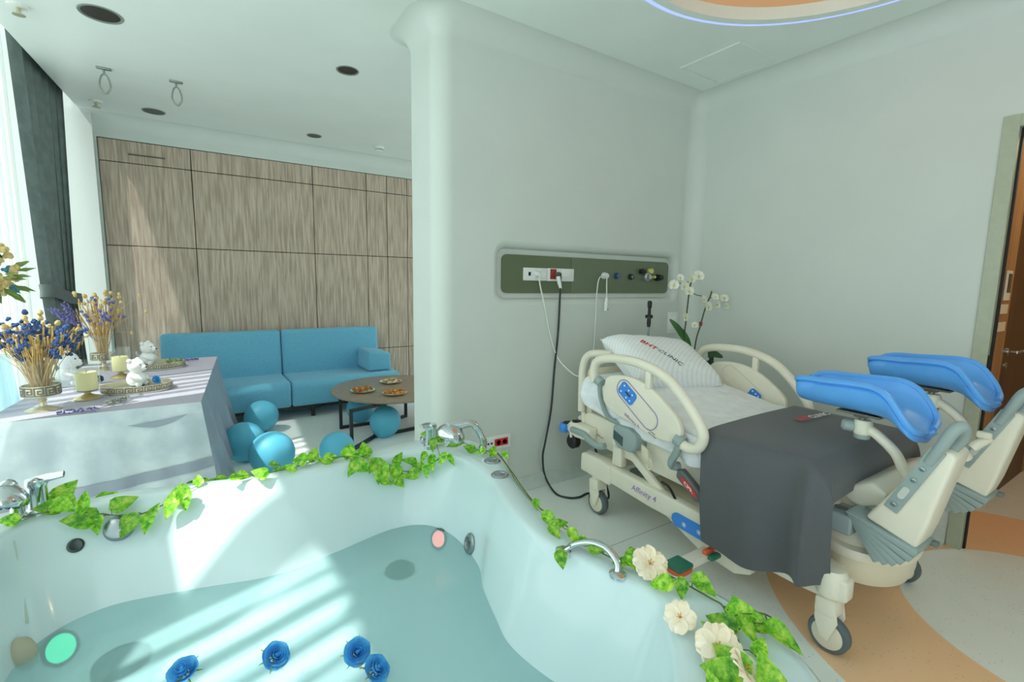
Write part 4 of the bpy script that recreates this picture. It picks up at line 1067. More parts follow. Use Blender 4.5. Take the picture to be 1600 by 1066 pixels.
# ---- side rails (same shape on both sides)
RAIL = [(2.115,.895),(2.135,.94),(2.125,1.0),(2.08,1.04),(1.966,1.064),(1.771,1.064),(1.594,1.017),(1.469,.925),(1.38,.825),(1.352,.765),(1.375,.705),(1.43,.685),(1.492,.700)]
PANEL = [(2.035,.80),(2.03,.90),(2.01,.942),(1.95,.968),(1.812,.975),(1.68,.94),(1.58,.88),(1.50,.815),(1.475,.755),(1.49,.705),(1.55,.682),(1.65,.682),(1.80,.715),(1.95,.745)]
def side_rail(xr, s):
    o = make('side_rail', tube(catmull([V(xr,*p) for p in RAIL], 5), .027, 14), bei, bed)
    poly = [(p.y, p.z) for p in catmull([V(0,*p) for p in PANEL], 4, True)]
    a, b = (xr-.012, xr+.022) if s < 0 else (xr-.022, xr+.012)
    make('rail_panel', prism(poly, 'x', a, b, .010, 3), bei, o, ang=35)
    f = a if s < 0 else b
    for face, sg in ((a,-1),(b,1)):
        k = face+sg*.0012
        outer = sg == s
        cy, cz, th = 1.77, .835, math.radians(-34)
        # slanted slot outline with the control field
        st = [(p[0], p[1]) for p in rrect(.34,.115,.057,8)]
        def q(p, d=0): return V(k+sg*d, cy-(p[0]*math.cos(th)-p[1]*math.sin(th))*1.0, cz+(p[0]*math.sin(th)+p[1]*math.cos(th)))
        make('slot_outline', tube([q(p) for p in st], .0028, 5, True), M('slot_violet', (150,130,176), .5) if outer else bei2, o)
        cen_ = -.085 if outer else .105
        w = .13 if outer else .085
        pad = [(p[0]+cen_, p[1]) for p in rrect(w,.085,.022,5)]
        gp = loft([[q(p) for p in pad], [q(p,.003) for p in pad]], True, True, True)
        make('control_pad', gp, blue_l, o, smooth=False)
        dots = []
        for du, dv in ((-.04,.022),(.0,.022),(.035,.02),(-.04,-.022),(.01,-.024),(.04,-.02)):
            dots.append(ball(q((cen_+du*w/.13, dv), .004), .006, 8, sx=.4))
        make('pad_buttons', join(*dots), white_p, o)
        if outer:
            arrow = [q((cen_-.015,-.004),.0045), q((cen_+.03,-.002),.0045), q((cen_+.03,.006),.0045), q((cen_-.015,.004),.0045)]
            make('pad_mark', (arrow, [(0,1,2,3)]), blk_p, o, smooth=False)
    if s < 0:
        k = a-.0015
        fn = lambda u, v: V(k, 1.80-u*.86+v*.35, .735-u*.38+v*.92)
        make('lettering', letter_map('Affinity 4', .036, fn, shear=.1), purple, o, smooth=False, label='purple Affinity 4 lettering')
        fn2 = lambda u, v: V(k, 1.655-u*.9+v*.35, .700-u*.36+v*.92)
        make('fine_print', ([fn2(u, v) for v0 in (-.009,.009) for u0, u1 in ((-.028,-.006),(-.002,.03)) for u, v in ((u0,v0-.003),(u1,v0-.003),(u1,v0+.003),(u0,v0+.003))], [(4*i,4*i+1,4*i+2,4*i+3) for i in range(4)]), M('print_dark'), o, smooth=False)
    make('rail_boss', cbox((xr,1.70,.985),(.034,.04,.11),.010), bei, o)
    # grey swing brackets
    xi = xr+(-s)*.02
    make('rail_bracket', join(tube([V(xr,2.10,.915),V(xr,2.06,.895)], .030, 12), tube(catmull([V(xr,2.08,.90),V(xi,2.085,.80),V(xi-s*.02,2.04,.69),V(xi-s*.06,1.98,.655)],5), .024, 10, flat=.6)), grn, o)
    make('rail_bracket', join(tube([V(xr,1.46,.70),V(xr,1.505,.712)], .033, 14), tube(catmull([V(xr,1.487,.69),V(xr,1.50,.64),V(xi,1.545,.56),V(xi-s*.05,1.53,.54)],5), .027, 10, flat=.7)), grn, o)
side_rail(2.0,-1); side_rail(3.03,1)

# ---- head end: push handle tubes and head panel
for s in (-1, 1):
    xh = XC+s*.40
    pts = catmull([V(xh-.02*0,2.37,.635),V(xh,2.375,.80),V(xh,2.37,.94),V(xh+.01,2.335,1.02),V(xh+.03,2.25,1.045),V(xh+.08,2.20,1.04)] if s < 0 else [V(xh,2.37,.635),V(xh,2.375,.80),V(xh,2.37,.94),V(xh-.01,2.335,1.02),V(xh-.03,2.25,1.045),V(xh-.08,2.20,1.04)], 5)
    make('push_handle', tube(pts, .024, 12), bei, bed)
make('head_panel', prism([(2.30,.60),(2.36,.62),(2.365,.90),(2.345,.93),(2.335,.90)], 'x', XC-.37, XC+.37, .008), bei2, bed)
make('head_post', tube([V(2.13,2.36,.63),V(2.13,2.36,.53)], .014, 10), bei, bed)

# ---- foot end: pan, housing
pan = make('foot_pan', lathe([(.0,.215),(.10,.22),(.165,.25),(.185,.30),(.19,.36),(.18,.36)], 40, (2.46,.80,0), 1.2, .9), bei2, bed)
make('pan_rim', lathe([(.185,.36),(.20,.365),(.205,.385),(.20,.405),(.17,.41)], 40, (2.46,.80,0), 1.2, .9), bei, bed)
make('pan_housing', lathe([(.17,.40),(.185,.41),(.19,.46),(.18,.50),(.12,.51)], 40, (2.48,.82,0), 1.2, .95), bei, bed)
make('pan_screw', along(lathe([(.007,0),(.007,.003),(0,.004)], 10), (2.30,.68,.385), (-.7,-.7,0)), dk, pan)
make('seat_frame', join(prism([(.98,.50),(.70,.52),(.66,.56),(.70,.64),(.98,.60)], 'x', 2.32, 2.42, .012), prism([(.98,.50),(.70,.52),(.66,.56),(.70,.64),(.98,.60)], 'x', 2.66, 2.76, .012), box(2.42,2.66,.72,.80,.52,.60,.01), box(2.25,2.85,.88,.96,.50,.57,.01)), bei2, bed)
make('seat_shell', prism([(.80,.56),(.72,.60),(.70,.66),(.76,.69),(.90,.62)], 'x', 2.30, 2.90, .015), bei, bed)

# ---- leg supports: blue padded gutters on curved arms
pad_m = M('blue_vinyl_pad', (96,170,242), .42, noise=.03, nscale=8, bump=.05, bscale=60)
pad_d = M('blue_vinyl_under', (58,124,190), .5)
def leg_support(dx, dy, dz, yawd=0):
    O = V(dx,dy,dz)
    o = make('leg_support', tube([p+O for p in catmull([V(2.31,.80,.915),V(2.31,.75,.885),V(2.33,.70,.83),V(2.36,.675,.76),V(2.38,.64,.70),V(2.40,.60,.62)],6)], .020, 12), bei, bed, label='curved ivory arm carrying a blue padded gutter')
    # gutter: sections along the leg, U shaped, flaring toward the foot
    sec = []
    stn = [(1.06,1.020,.045,.040,0), (1.045,1.012,.085,.062,0), (1.00,1.008,.100,.075,0), (.92,1.006,.108,.080,0), (.83,1.006,.114,.086,.0), (.75,1.002,.126,.090,.005), (.70,.992,.140,.078,.010), (.665,.972,.148,.055,.014), (.635,.95,.142,.030,.018), (.618,.938,.12,.012,.02), (.609,.932,.08,.006,.02), (.605,.929,.035,.003,.02)]
    nseg = 14; th = .022
    def ringsec(y, z, hw, dp, sh):
        out = []
        for k in range(nseg+1):
            a = PI*k/nseg; out.append(V(2.31+sh-hw*math.cos(a), y, z+dp*(1-math.sin(a)**.8)*1.0+.012))
        for k in range(nseg, -1, -1):
            a = PI*k/nseg; out.append(V(2.31+sh-(hw+th)*math.cos(a), y, z+dp*(1-math.sin(a)**.8)*1.0-th*.9*math.sin(a)-.004))
        return out
    st2 = catmull([V(*q[:3]) for q in stn], 4); ex = catmull([V(q[3],q[4],0) for q in stn], 4)
    rings = [[p+O for p in ringsec(a.x, a.y, a.z, b.x, b.y)] for a, b in zip(st2, ex)]
    make('gutter_pad', loft(rings, True, True, True), pad_m, o, ang=60)
    lip = [r[0] for r in rings]; lip2 = [r[nseg] for r in rings]
    make('pad_piping', join(tube([p+V(-.011,0,.006) for p in lip], .013, 8), tube([p+V(.011,0,.006) for p in lip2], .013, 8), tube([p+V(0,-.004,-.004) for p in rings[-1][:nseg+1]], .013, 8), tube([p+V(0,.004,0) for p in rings[0][:nseg+1]], .013, 8)), pad_m, o)
    make('pad_underside', prism([(.98,1.018),(.72,1.005),(.72,.992),(.96,1.004)], 'x', 2.25, 2.37, .004), pad_d, o) if False else None
    pl_ = xf(join(box(2.255,2.365,.74,.90,.970,.979,.002), tube([V(2.31,.82,.93),V(2.31,.82,.975)], .013, 10), cbox((2.31,.82,.962),(.05,.05,.012),.003)), Matrix.Translation(O))
    make('mount_plate', pl_, M('bracket_steel', (120,122,112), .35, .7), o, smooth=False)
    make('clamp', move(join(lathe([(.030,.885),(.034,.89),(.034,.935),(.028,.945),(0,.947)], 22, (2.31,.815,0)), along(lathe([(.018,0),(.018,.03)], 14), (2.31,.815,.905), (-.6,.5,0))), O), bei, o)
    make('clamp_knob', move(along(lathe([(0,.03),(.022,.03),(.026,.04),(.026,.065),(.016,.075),(0,.075)], 18), (2.31,.815,.91), (-.45,.9,.1)), O), grn, o)
    make('warning_label', move(lathe([(.0345,.908),(.0348,.908),(.0348,.932),(.0345,.932)], 22, (2.31,.815,0)), O), M('label_white', (225,228,205), .5), o)
    make('arm_foot', move(lathe([(.026,.865),(.03,.87),(.03,.885),(0,.886)], 18, (2.31,.815,0)), O), grn, o)
leg_support(0,0,0); leg_support(.60,-.055,.052)

# ---- foot rests: wedge paddle, grey grab handle, folded bellows
def foot_rest(O):
    O = Vector(O)
    x0, x1 = 2.20, 2.36
    wedge = [(.738,.575),(.567,.519),(.545,.60),(.485,.905),(.51,.925),(.545,.915)]
    def mv(g): return move(g, O)
    o = make('foot_rest', mv(prism(wedge, 'x', x0, x1, .014, 3)), bei, bed)
    # flat bar with bolts, then the looped grip
    d = V(0,-.16,.37).normalized(); nrm = V(0,d.z,-d.y)
    A = V(x0-.004,.655,.645)
    bar = [A-nrm*.024, A+nrm*.024, A+nrm*.024+d*.30, A-nrm*.024+d*.30]
    bar = [V(p.x, p.y, p.z) for p in bar]
    make('handle_plate', mv(prism([(p.y,p.z) for p in bar], 'x', x0-.010, x0+.004, .003)), grn, o)
    top = A+d*.24
    grip = catmull([top, top+d*.07+V(-.004,0,0), top+d*.14+V(.0,0,.006), top+d*.165+V(.02,-.01,.0), top+d*.12+V(.055,-.02,-.01), top+d*.04+V(.06,-.015,-.01)], 5)
    make('grab_handle', mv(tube(grip, [.017+.004*math.sin(PI*i/(len(grip)-1)) for i in range(len(grip))], 14)), grn, o)
    make('grip_socket', mv(cbox(top+d*.03+V(.06,-.012,-.01), (.05,.05,.03), .008)), M('socket_grey', (112,122,118), .5), o)
    bolts = [along(lathe([(.009,0),(.009,.004),(.004,.006),(0,.006)], 12), A+d*t+V(-.008,0,0), (-1,0,0)) for t in (.03,.155,.21)]
    for g_ in bolts: make('bolt', mv(g_), steel, o)
    gr_ = rrect(.055,.024,.012,5)
    make('name_plate', mv((lambda g: g)(prism([((A+d*(.09+p[0])+nrm*p[1]).y, (A+d*(.09+p[0])+nrm*p[1]).z) for p in gr_], 'x', x0-.013, x0-.009))), M('label_silver', (196,200,192), .4), o, smooth=False)
    # bellows ribs fanning under the wedge
    hub = V(0,.80,.575)
    ends = [(.560,.505),(.575,.475),(.598,.448),(.622,.428),(.65,.415),(.68,.41)]
    for k, e in enumerate(ends):
        a = V(0,hub.y-.012*0-.006*k, hub.z-.010*k); b = V(0,*e)
        t = (b-a).normalized(); n2 = V(0,-t.z,t.y)
        w0, w1 = .006, .017
        poly = [(a+n2*w0), (a-n2*w0), (b-n2*w1), (b+n2*w1*.8)]
        make('bellows_rib', mv(prism([(p.y,p.z) for p in poly], 'x', x0-.012+.002*k, x1+.01-.002*k, .005, 2)), grn, o)
    make('pivot_box', mv(box(x0-.01,x1-.02,.775,.895,.47,.555,.012,3)), M('pivot_grey', (148,162,164), .4), o)
    make('pivot_button', mv(lathe([(.024,.555),(.022,.562),(0,.564)], 20, (x0+.055,.84,0), .8, 1.2)), M('handle_grey'), o)
    make('wedge_clip', mv(cbox((x1-.01,.552,.508),(.03,.03,.02),.004)), M('socket_grey'), o)
    return o
foot_rest((0,0,0))
fr2 = foot_rest((.66,-.045,.06))
make('side_clamp', join(along(lathe([(.018,0),(.02,.01),(.02,.07),(.016,.08),(0,.08)], 16), at(1518,700,x=2.83), (.3,-.5,.6)), along(lathe([(.022,0),(.022,.03),(0,.03)], 16), at(1510,713,x=2.83), (-1,0,.1)), cbox(at(1538,680,x=2.83), (.03,.05,.03), .008)), bei, fr2)

# ================================================================ things on the bed
pil_m = bpy.data.materials.new('striped_pillowcase'); pil_m.use_nodes = True
def stripes(m):
    nt = m.node_tree; b = nt.nodes['Principled BSDF']; L = nt.links.new
    tc = nt.nodes.new('ShaderNodeTexCoord'); mp = nt.nodes.new('ShaderNodeMapping'); mp.inputs['Rotation'].default_value = (0,0,math.radians(-24))
    L(tc.outputs['Object'], mp.inputs['Vector'])
    w = nt.nodes.new('ShaderNodeTexWave'); w.bands_direction = 'Y'; w.inputs['Scale'].default_value = 14; w.inputs['Distortion'].default_value = .0
    L(mp.outputs[0], w.inputs['Vector'])
    mx = nt.nodes.new('ShaderNodeMix'); mx.data_type = 'RGBA'; mx.inputs['A'].default_value = lin((246,248,248)); mx.inputs['B'].default_value = lin((232,237,238))
    L(w.outputs['Fac'], mx.inputs['Factor']); L(mx.outputs['Result'], b.inputs['Base Color']); b.inputs['Roughness'].default_value = .7
    n = nt.nodes.new('ShaderNodeTexNoise'); n.inputs['Scale'].default_value = 9; n.inputs['Detail'].default_value = 3; L(tc.outputs['Object'], n.inputs['Vector'])
    bp = nt.nodes.new('ShaderNodeBump'); bp.inputs['Strength'].default_value = .35; bp.inputs['Distance'].default_value = .03; L(n.outputs['Fac'], bp.inputs['Height']); L(bp.outputs[0], b.inputs['Normal'])
stripes(pil_m)
# pillow frame: centre, long axis across the bed, short axis along it, tilted with the backrest
PC = V(2.54,2.07,.985)
PU = V(.965,-.16,-.10).normalized(); PV_ = V(.16,.80,.42); PV_ = (PV_-PU*PV_.dot(PU)).normalized(); PN = PU.cross(PV_).normalized()
if PN.z < 0: PN = -PN
def pillow_pt(u, v, side):
    """u, v in -1..1"""
    e = (1-abs(u)**4)*(1-abs(v)**4)
    hgt = .105*max(0,e)**.5
    pin = 1-.06*(1-abs(u))*abs(v)**3-.0
    pu = .36*u*(1-.07*(1-v*v)*abs(u)**3*0-.05*(abs(v)<2)*(1-v*v)*u*u*0)*(1-.06*(1-v*v)*u**4)
    pv = .235*v*(1-.08*(1-u*u)*v**4)
    wr = .006*math.sin(14*u+6*v)*(1-e)*(1 if side > 0 else .3)
    return PC+PU*pu+PV_*pv+PN*(side*(hgt+.004)+wr)
def pillow_geo():
    n = 28
    top = grid(lambda a, b: pillow_pt(2*a-1, 2*b-1, 1), n, n)
    bot = grid(lambda a, b: pillow_pt(2*a-1, 2*b-1, -1), n, n)
    g = join(top, bot)
    N = n+1; k = N*N
    edge = [i*N for i in range(N)]+[n*N+j for j in range(1,N)]+[i*N+n for i in range(n-1,-1,-1)]+[j for j in range(n-1,0,-1)]
    for i in range(len(edge)):
        a, b = edge[i], edge[(i+1) % len(edge)]
        g[1].append((a, b, b+k, a+k))
    return g
pil = thing('pillow', (PC.x,PC.y,PC.z-.08), 'plump white striped pillow with red and black clinic lettering', 'pillow')
make('case', pillow_geo(), pil_m, pil, ang=80)
def pil_map(cx, cy, ang_):
    def fn(a, b):
        u = cx+(a*math.cos(ang_)-b*math.sin(ang_))/.36; v = cy+(a*math.sin(ang_)+b*math.cos(ang_))/.235
        return pillow_pt(u, v, 1)+PN*.0025
    return fn
make('red_lettering', letter_map('BHT', .062, pil_map(-.40,.12,-.95), bold=.022, shear=.1), M('print_red', (206,46,52), .6), pil, smooth=False, label='red BHT lettering')
make('black_lettering', letter_map('CLINIC', .056, pil_map(-.14,-.42,-.95), shear=.1), M('print_black', (56,56,58), .6), pil, smooth=False, label='black CLINIC lettering')

# charcoal blanket draped over the foot half
blan_m = M('charcoal_blanket', (92,95,98), .9, noise=.06, nscale=300, bump=.15, bscale=250, sheen=.15)
CROSS = [V(2.035,0,.225), V(2.015,0,.40), V(2.012,0,.58), V(2.02,0,.70), V(2.045,0,.765), V(2.10,0,.785), V(2.3,0,.79), V(2.55,0,.792), V(2.8,0,.788), V(2.93,0,.785), V(2.985,0,.76), V(3.01,0,.69), V(3.02,0,.60), V(3.02,0,.52)]
CS = catmull(CROSS, 8)
def blanket_pt(u, v):
    f = u*(len(CS)-1); i = min(int(f), len(CS)-2); p = CS[i].lerp(CS[i+1], f-i)
    y0 = 1.365+.03*u-.02*max(0,.3-u)/.3
    hang = max(0, 1-u/.36)**.7
    foot = max(0, (v-.74)/.26)
    if v <= .74: y = y0+(.885-y0)*v/.74
    else: y = .885-.075*math.sin(PI/2*min(1,foot*1.5))*(1-hang)-.105*foot*hang
    drop = (.19-.07*u)*foot**1.5*(1-hang)
    z = p.z-drop-.010*math.sin(PI*v)*(1-hang)*math.sin(9*u)**2*.5
    g_ = lambda c, w: math.exp(-((v-c)/w)**2)
    x = p.x-hang*(.02*math.sin(PI*v*1.1)+.055*g_(.80,.075)-.05*g_(.62,.10)+.02*g_(.40,.10)-.01*g_(.16,.08)-.03*foot)
    z += hang*(.05*v-.02*math.sin(5*v))
    y -= .018*math.sin(7*u+1)*foot*(1-hang)
    return V(x, y, z)
blan = thing('blanket', (2.4,1.05,.22), 'charcoal grey blanket draped over the foot half of the bed', 'blanket')
make('cloth', thicken(grid(blanket_pt, 100, 60), .006), blan_m, blan, ang=80)
tA, tB = at(1246,658,z=.803), at(1292,648,z=.803)
bd = (tB-tA).normalized(); bn = V(-bd.y, bd.x, 0)
def blan_map(t):
    def fn(a_, b_): return tA+(tB-tA)*t+bd*a_+bn*b_+V(0,0,.006)
    return fn
make('red_lettering', letter_map('BHT', .062, blan_map(.22), bold=.03, shear=.15), M('print_red'), blan, smooth=False, label='red BHT lettering')
make('white_lettering', letter_map('CLINIC', .055, blan_map(.72), bold=.012, shear=.15), white_p, blan, smooth=False, label='white CLINIC lettering')
# ================================================================ MEDICAL WALL
gp = M('olive_glass_panel', (106,118,94), .22, noise=.03, nscale=4)
gp2 = M('olive_glass_panel_dark', (100,112,86), .22)
YP = YH+.064
mp_ = thing('medical_gas_panel', (2.53,YP,1.42), 'olive green medical supply panel set in the wall niche above the bed', 'wall panel')
def plate(x0, x1, z0, z1, rl, rr2):
    pts = []
    for cx, cz, a0, r in ((x1-rr2,z1-rr2,0,rr2), (x0+rl,z1-rl,90,rl), (x0+rl,z0+rl,180,rl), (x1-rr2,z0+rr2,270,rr2)):
        for k in range(6):
            a = math.radians(a0+18*k); pts.append((cx+r*math.cos(a), cz+r*math.sin(a)))
    return prism(pts, 'y', YP-.012, YP+.003)
make('glass_plate', plate(1.70,2.30,1.422,1.685,.04,.004), gp2, mp_, smooth=False)
make('glass_plate', plate(2.304,3.395,1.422,1.685,.004,.04), gp, mp_, smooth=False)
YF = YP-.012
whp = M('socket_white', (228,231,228), .35)
def pxz(px, py, y=YF): p = at(px, py, y=y); return p.x, p.z
x0, z1 = pxz(817,418); x1, z0 = pxz(853,439)
s1 = make('socket_plate', box(x0,x1,YF-.012,YF,z0,z1,.004), whp, mp_)
make('data_port', box(*[pxz(826,428)[0]-.010, pxz(826,428)[0]+.010], YF-.0135, YF-.011, pxz(826,428)[1]-.013, pxz(826,428)[1]+.013), dark_can, s1, smooth=False)
make('plug_white', join(along(lathe([(.02,0),(.02,.02),(.012,.03),(0,.03)], 16), (pxz(836,428)[0], YF-.012, pxz(836,428)[1]), (0,-1,0))), whp, s1)
make('round_socket', along(lathe([(.026,0),(.026,.004),(.022,.004),(.019,.001),(0,.001)], 22), (pxz(846,428)[0], YF-.012, pxz(846,428)[1]), (0,-1,0)), whp, s1)
x0b, z1b = pxz(854,419); x1b, z0b = pxz(895,440)
s2 = make('socket_plate', box(x0b,x1b,YF-.012,YF,z0b,z1b,.004), whp, mp_)
rx, rz = pxz(863.5,428.5)
make('red_socket', box(rx-.032,rx+.024,YF-.016,YF-.011,rz-.036,rz+.036,.003), M('red_socket', (150,52,44), .4), s2)
bx_, bz_ = pxz(868,429)
make('plug_black', join(along(lathe([(.018,0),(.018,.03),(.012,.04),(0,.04)], 14), (bx_,YF-.016,bz_), (0,-1,0))), M('plug_grey', (96,90,86), .4), s2)
wx, wz = pxz(885,427)
make('switch_rocker', box(wx-.05,wx+.02,YF-.016,YF-.011,wz-.026,wz+.028,.003), M('rocker_white', (236,238,234), .3), s2)
def outlet(px, py, r, mat, name, prof=None, mat2=None):
    x, z = pxz(px, py)
    o = make(name, along(lathe(prof or [(r,0),(r,.018),(r*.8,.026),(r*.5,.026),(r*.45,.012),(0,.012)], 24), (x,YF,z), (0,-1,0)), mat, mp_)
    if mat2: make('inner_ring', along(lathe([(r*.42,.012),(r*.42,.028),(r*.25,.03),(r*.2,.014),(0,.014)], 18), (x,YF,z), (0,-1,0)), mat2, o)
    return o
outlet(943,431,.026, whp, 'call_socket', mat2=M('grey_light', (180,184,184), .4))
outlet(962.5,431.5,.024, M('gas_blue', (42,70,140), .35), 'gas_outlet', mat2=M('steel_light', (190,196,200), .25, .8))
outlet(984.5,433,.024, M('gas_black', (28,30,30), .35), 'gas_outlet', mat2=M('steel_light'))
v_ = outlet(1006,433,.030, M('steel_light'), 'vacuum_regulator', [(.03,0),(.034,.02),(.034,.04),(.02,.05),(.02,.07),(0,.07)])
x, z = pxz(1012,424)
make('gauge', along(lathe([(.022,0),(.024,.005),(.024,.035),(.02,.04),(0,.04)], 20), (x,YF-.01,z), (0,-1,0)), M('gauge_yellow', (206,196,120), .4), v_)
x, z = pxz(1002,424)
make('knob', along(lathe([(.02,0),(.022,.03),(.016,.04),(0,.04)], 14), (x-.01,YF,z), (0,-1,0)), M('gas_black'), v_)
x, z = pxz(1015,433)
make('needle_valve', along(lathe([(.009,0),(.012,.03),(.012,.06),(0,.06)], 12), (x,YF,z), (0,-1,0)), M('gauge_yellow'), v_)
outlet(1025,434,.028, M('gas_black'), 'gas_outlet', [(.028,0),(.03,.02),(.024,.04),(.024,.06),(.018,.07),(0,.07)], M('steel_light'))

# cords
wcord = M('white_cord', (226,230,226), .5)
bcord = M('black_cord', (46,54,54), .55)
pa = V(*pxz(838,428)[:1], YF-.045, pxz(838,428)[1])
def cordpt(px, py, y): p = at(px, py, y=y); return p
make('bed_control_cord', tube(catmull([pa, cordpt(843,440,2.67), cordpt(850,475,2.675), cordpt(860,525,2.675), cordpt(872,560,2.66), cordpt(890,580,2.55), cordpt(903,588,2.43), cordpt(918,588,2.36)],8), .0045, 8), wcord, label='white cord curving from the wall panel to the bed head', cat='cord', group='cords at the bed head')
pb = at(874,434,y=YF-.05)
bc = thing('power_cord', (2.05,2.6,0), 'black power cord looping from the panel over the floor to the bed', 'cord', 'cords at the bed head')
pts = [V(bx_,YF-.055,bz_), cordpt(876,440,2.665), cordpt(875,462,2.668), cordpt(872,520,2.67), cordpt(866,580,2.67), cordpt(861,640,2.665), cordpt(852,690,2.64), cordpt(848,715,2.60), at(852,745,z=.06), at(868,771,z=.008), at(888,778,z=.008), at(905,777,z=.008), at(921,771,z=.010), V(2.24,2.20,.05), V(2.20,2.25,.25), cordpt(928,690,2.27), cordpt(922,660,2.34), cordpt(926,650,2.36), V(2.14,2.30,.55)]
make('cable', tube(catmull(pts,8), .0075, 8), bcord, bc)
make('plug_sleeve', tube([cordpt(872,432,2.672), cordpt(874,442,2.668), cordpt(876,451,2.668)], [.016,.015,.010], 10), whp, bc)
sx, sz = pxz(942,431)
pts = [V(sx-.01,YF-.035,sz), cordpt(936,436,2.665), cordpt(932,465,2.67), cordpt(930,510,2.672), cordpt(927,550,2.67), cordpt(924,570,2.60)]
nc = thing('nurse_call', (sx,YF,1.2), 'white nurse call unit with hanging cords on the wall panel', 'call button', 'cords at the bed head')
make('long_cord', tube(catmull(pts,6), .004, 8), wcord, nc)
make('short_cord', tube(catmull([V(sx+.012,YF-.035,sz), cordpt(948,440,2.665), cordpt(948,466,2.668)],5), .0045, 8), wcord, nc)
bp1, bp2 = cordpt(948,466,2.665), cordpt(946,486,2.662)
make('button_handle', tube([bp1, bp1*.6+bp2*.4, bp2], [.012,.017,.015], 10), whp, nc)
make('call_button', ball(bp2+V(.012,-.01,.012), .006, 8), M('gas_black'), nc)
make('connector', along(lathe([(.022,0),(.024,.02),(.016,.035),(0,.035)], 18), (sx+.012,YF-.004,sz), (.1,-1,0)), whp, nc)

# wall plates
def wall_plate(px0, py0, px1, py1, name, label, y=YH):
    a, b = at(px0,py0,y=y), at(px1,py1,y=y)
    t = thing(name, ((a.x+b.x)/2,y,min(a.z,b.z)), label, 'socket', 'wall sockets')
    make('plate', box(min(a.x,b.x),max(a.x,b.x),y-.012,y-.0005,min(a.z,b.z),max(a.z,b.z),.004), whp, t)
    return t, a, b
t, a, b = wall_plate(757,684,797,697,'wall_socket','white wall socket plate with a red double outlet beside the tub')
rx0, rx1 = at(771.5,690,y=YH).x, at(792,688,y=YH).x
zc_ = (a.z+b.z)/2
make('red_outlet', box(rx0,rx1,YH-.016,YH-.011,zc_-.026,zc_+.026,.003), M('red_outlet', (206,36,48), .35), t)
for k in (0,1):
    cx = rx0+(rx1-rx0)*(.27+.46*k)
    make('outlet_ring', along(lathe([(.019,0),(.019,.002),(.016,.002),(.016,0)], 18), (cx,YH-.0162,zc_), (0,-1,0)), M('red_dark', (170,26,38), .35), t)
    make('data_port', box(rx0-.05+.026*k-.007,rx0-.05+.026*k+.007,YH-.013,YH-.011,zc_-.006,zc_+.008), dark_can, t, smooth=False)
a2 = at(786,700,y=YH)
make('cable_duct', box(a2.x-.02,a2.x+.03,YH-.02,YH-.0005,.10,a.z-.12 if a.z-.12 > .2 else .30,.003), whp, label='short white cable duct below the red socket plate', cat='cable duct')
t, a, b = wall_plate(917,703,931,719,'wall_socket','white wall socket low on the wall behind the bed head')
make('socket_well', along(lathe([(.026,0),(.026,.003),(.02,.003),(.018,-.004),(0,-.004)], 20), ((a.x+b.x)/2,YH-.013,(a.z+b.z)/2), (0,-1,0)), M('grey_light'), t)
t, a, b = wall_plate(1043,488,1056,520,'wall_switch','white vertical switch plate behind the orchid')
make('rocker', box(a.x+.015,b.x-.015,YH-.016,YH-.011,b.z+.03,a.z-.03,.003), M('rocker_white'), t)

# infusion rod behind the pillow
rodp = at(1015,480,y=2.46)
rd = thing('infusion_pole', (rodp.x,rodp.y,0), 'thin steel infusion pole with a black top grip behind the pillow', 'pole')
zt = at(1016,470,y=2.46).z; zk = at(1016,495,y=2.46).z; zb_ = at(1014,505,y=2.46).z
make('rod', join(tube([V(rodp.x,rodp.y,.0),V(rodp.x,rodp.y,zb_)], .008, 10), lathe([(.09,0),(.09,.012),(.02,.02),(.02,.05),(0,.05)], 24, (rodp.x,rodp.y,0))), steel, rd)
make('grip', lathe([(.0,zb_-.03),(.012,zb_-.03),(.016,zb_),(.014,zk-.012),(.028,zk-.010),(.028,zk+.012),(.012,zk+.016),(.011,zt-.06),(.016,zt-.05),(.017,zt-.01),(.01,zt),(0,zt)], 16, (rodp.x,rodp.y,0)), blk_p, rd)

# orchid on a small stand in the corner
OY = 2.28
op = at(1078,590,y=OY)
st = thing('plant_stand', (op.x,OY,0), 'small white round plant stand in the corner behind the bed', 'stand')
make('top', lathe([(.15,.60),(.155,.605),(.155,.62),(.15,.625),(0,.625)], 36, (op.x,OY,0)), M('plastic_white'), st)
make('column', lathe([(.13,0),(.13,.012),(.03,.03),(.025,.3),(.03,.60)], 28, (op.x,OY,0)), M('plastic_white'), st)
orc = thing('potted_orchid', (op.x,OY,.626), 'white moth orchid with two flower stems behind the pillow', 'plant')
make('pot', lathe([(.055,.626),(.06,.63),(.078,.75),(.082,.755),(.075,.755),(.07,.74),(0,.735)], 32, (op.x,OY,0)), M('clear_pot', (196,202,196), .3), orc)
lf_m = M('orchid_leaf', (52,120,44), .35, rgb2=(40,98,36), nscale=8)
def strap_leaf(pts, w, mat, parent, name='leaf'):
    P = catmull(pts, 6); n = len(P); rings = []
    for i, p in enumerate(P):
        t = (P[min(n-1,i+1)]-P[max(0,i-1)]).normalized(); s_ = t.cross(V(0,-.9,.45)).normalized(); up = s_.cross(t).normalized()
        ww = w*max(.04, math.sin(PI*min(1,(i/(n-1)*.92+.06)))**.6)
        rings.append([p-s_*ww+up*ww*.25, p-s_*ww*.5+up*ww*.06, p, p+s_*ww*.5+up*ww*.06, p+s_*ww+up*ww*.25])
    make(name, loft(rings, closed=False), mat, parent)
b0 = V(op.x,OY,.75)
strap_leaf([b0, at(1073,540,y=OY), at(1060,518,y=OY), at(1046,500,y=OY-.01)], .05, lf_m, orc)
strap_leaf([b0, b0+V(.08,-.10,.17), at(1108,552,y=OY-.12), at(1129,558,y=OY-.16)], .045, M('orchid_leaf_dark', (36,78,36), .4), orc)
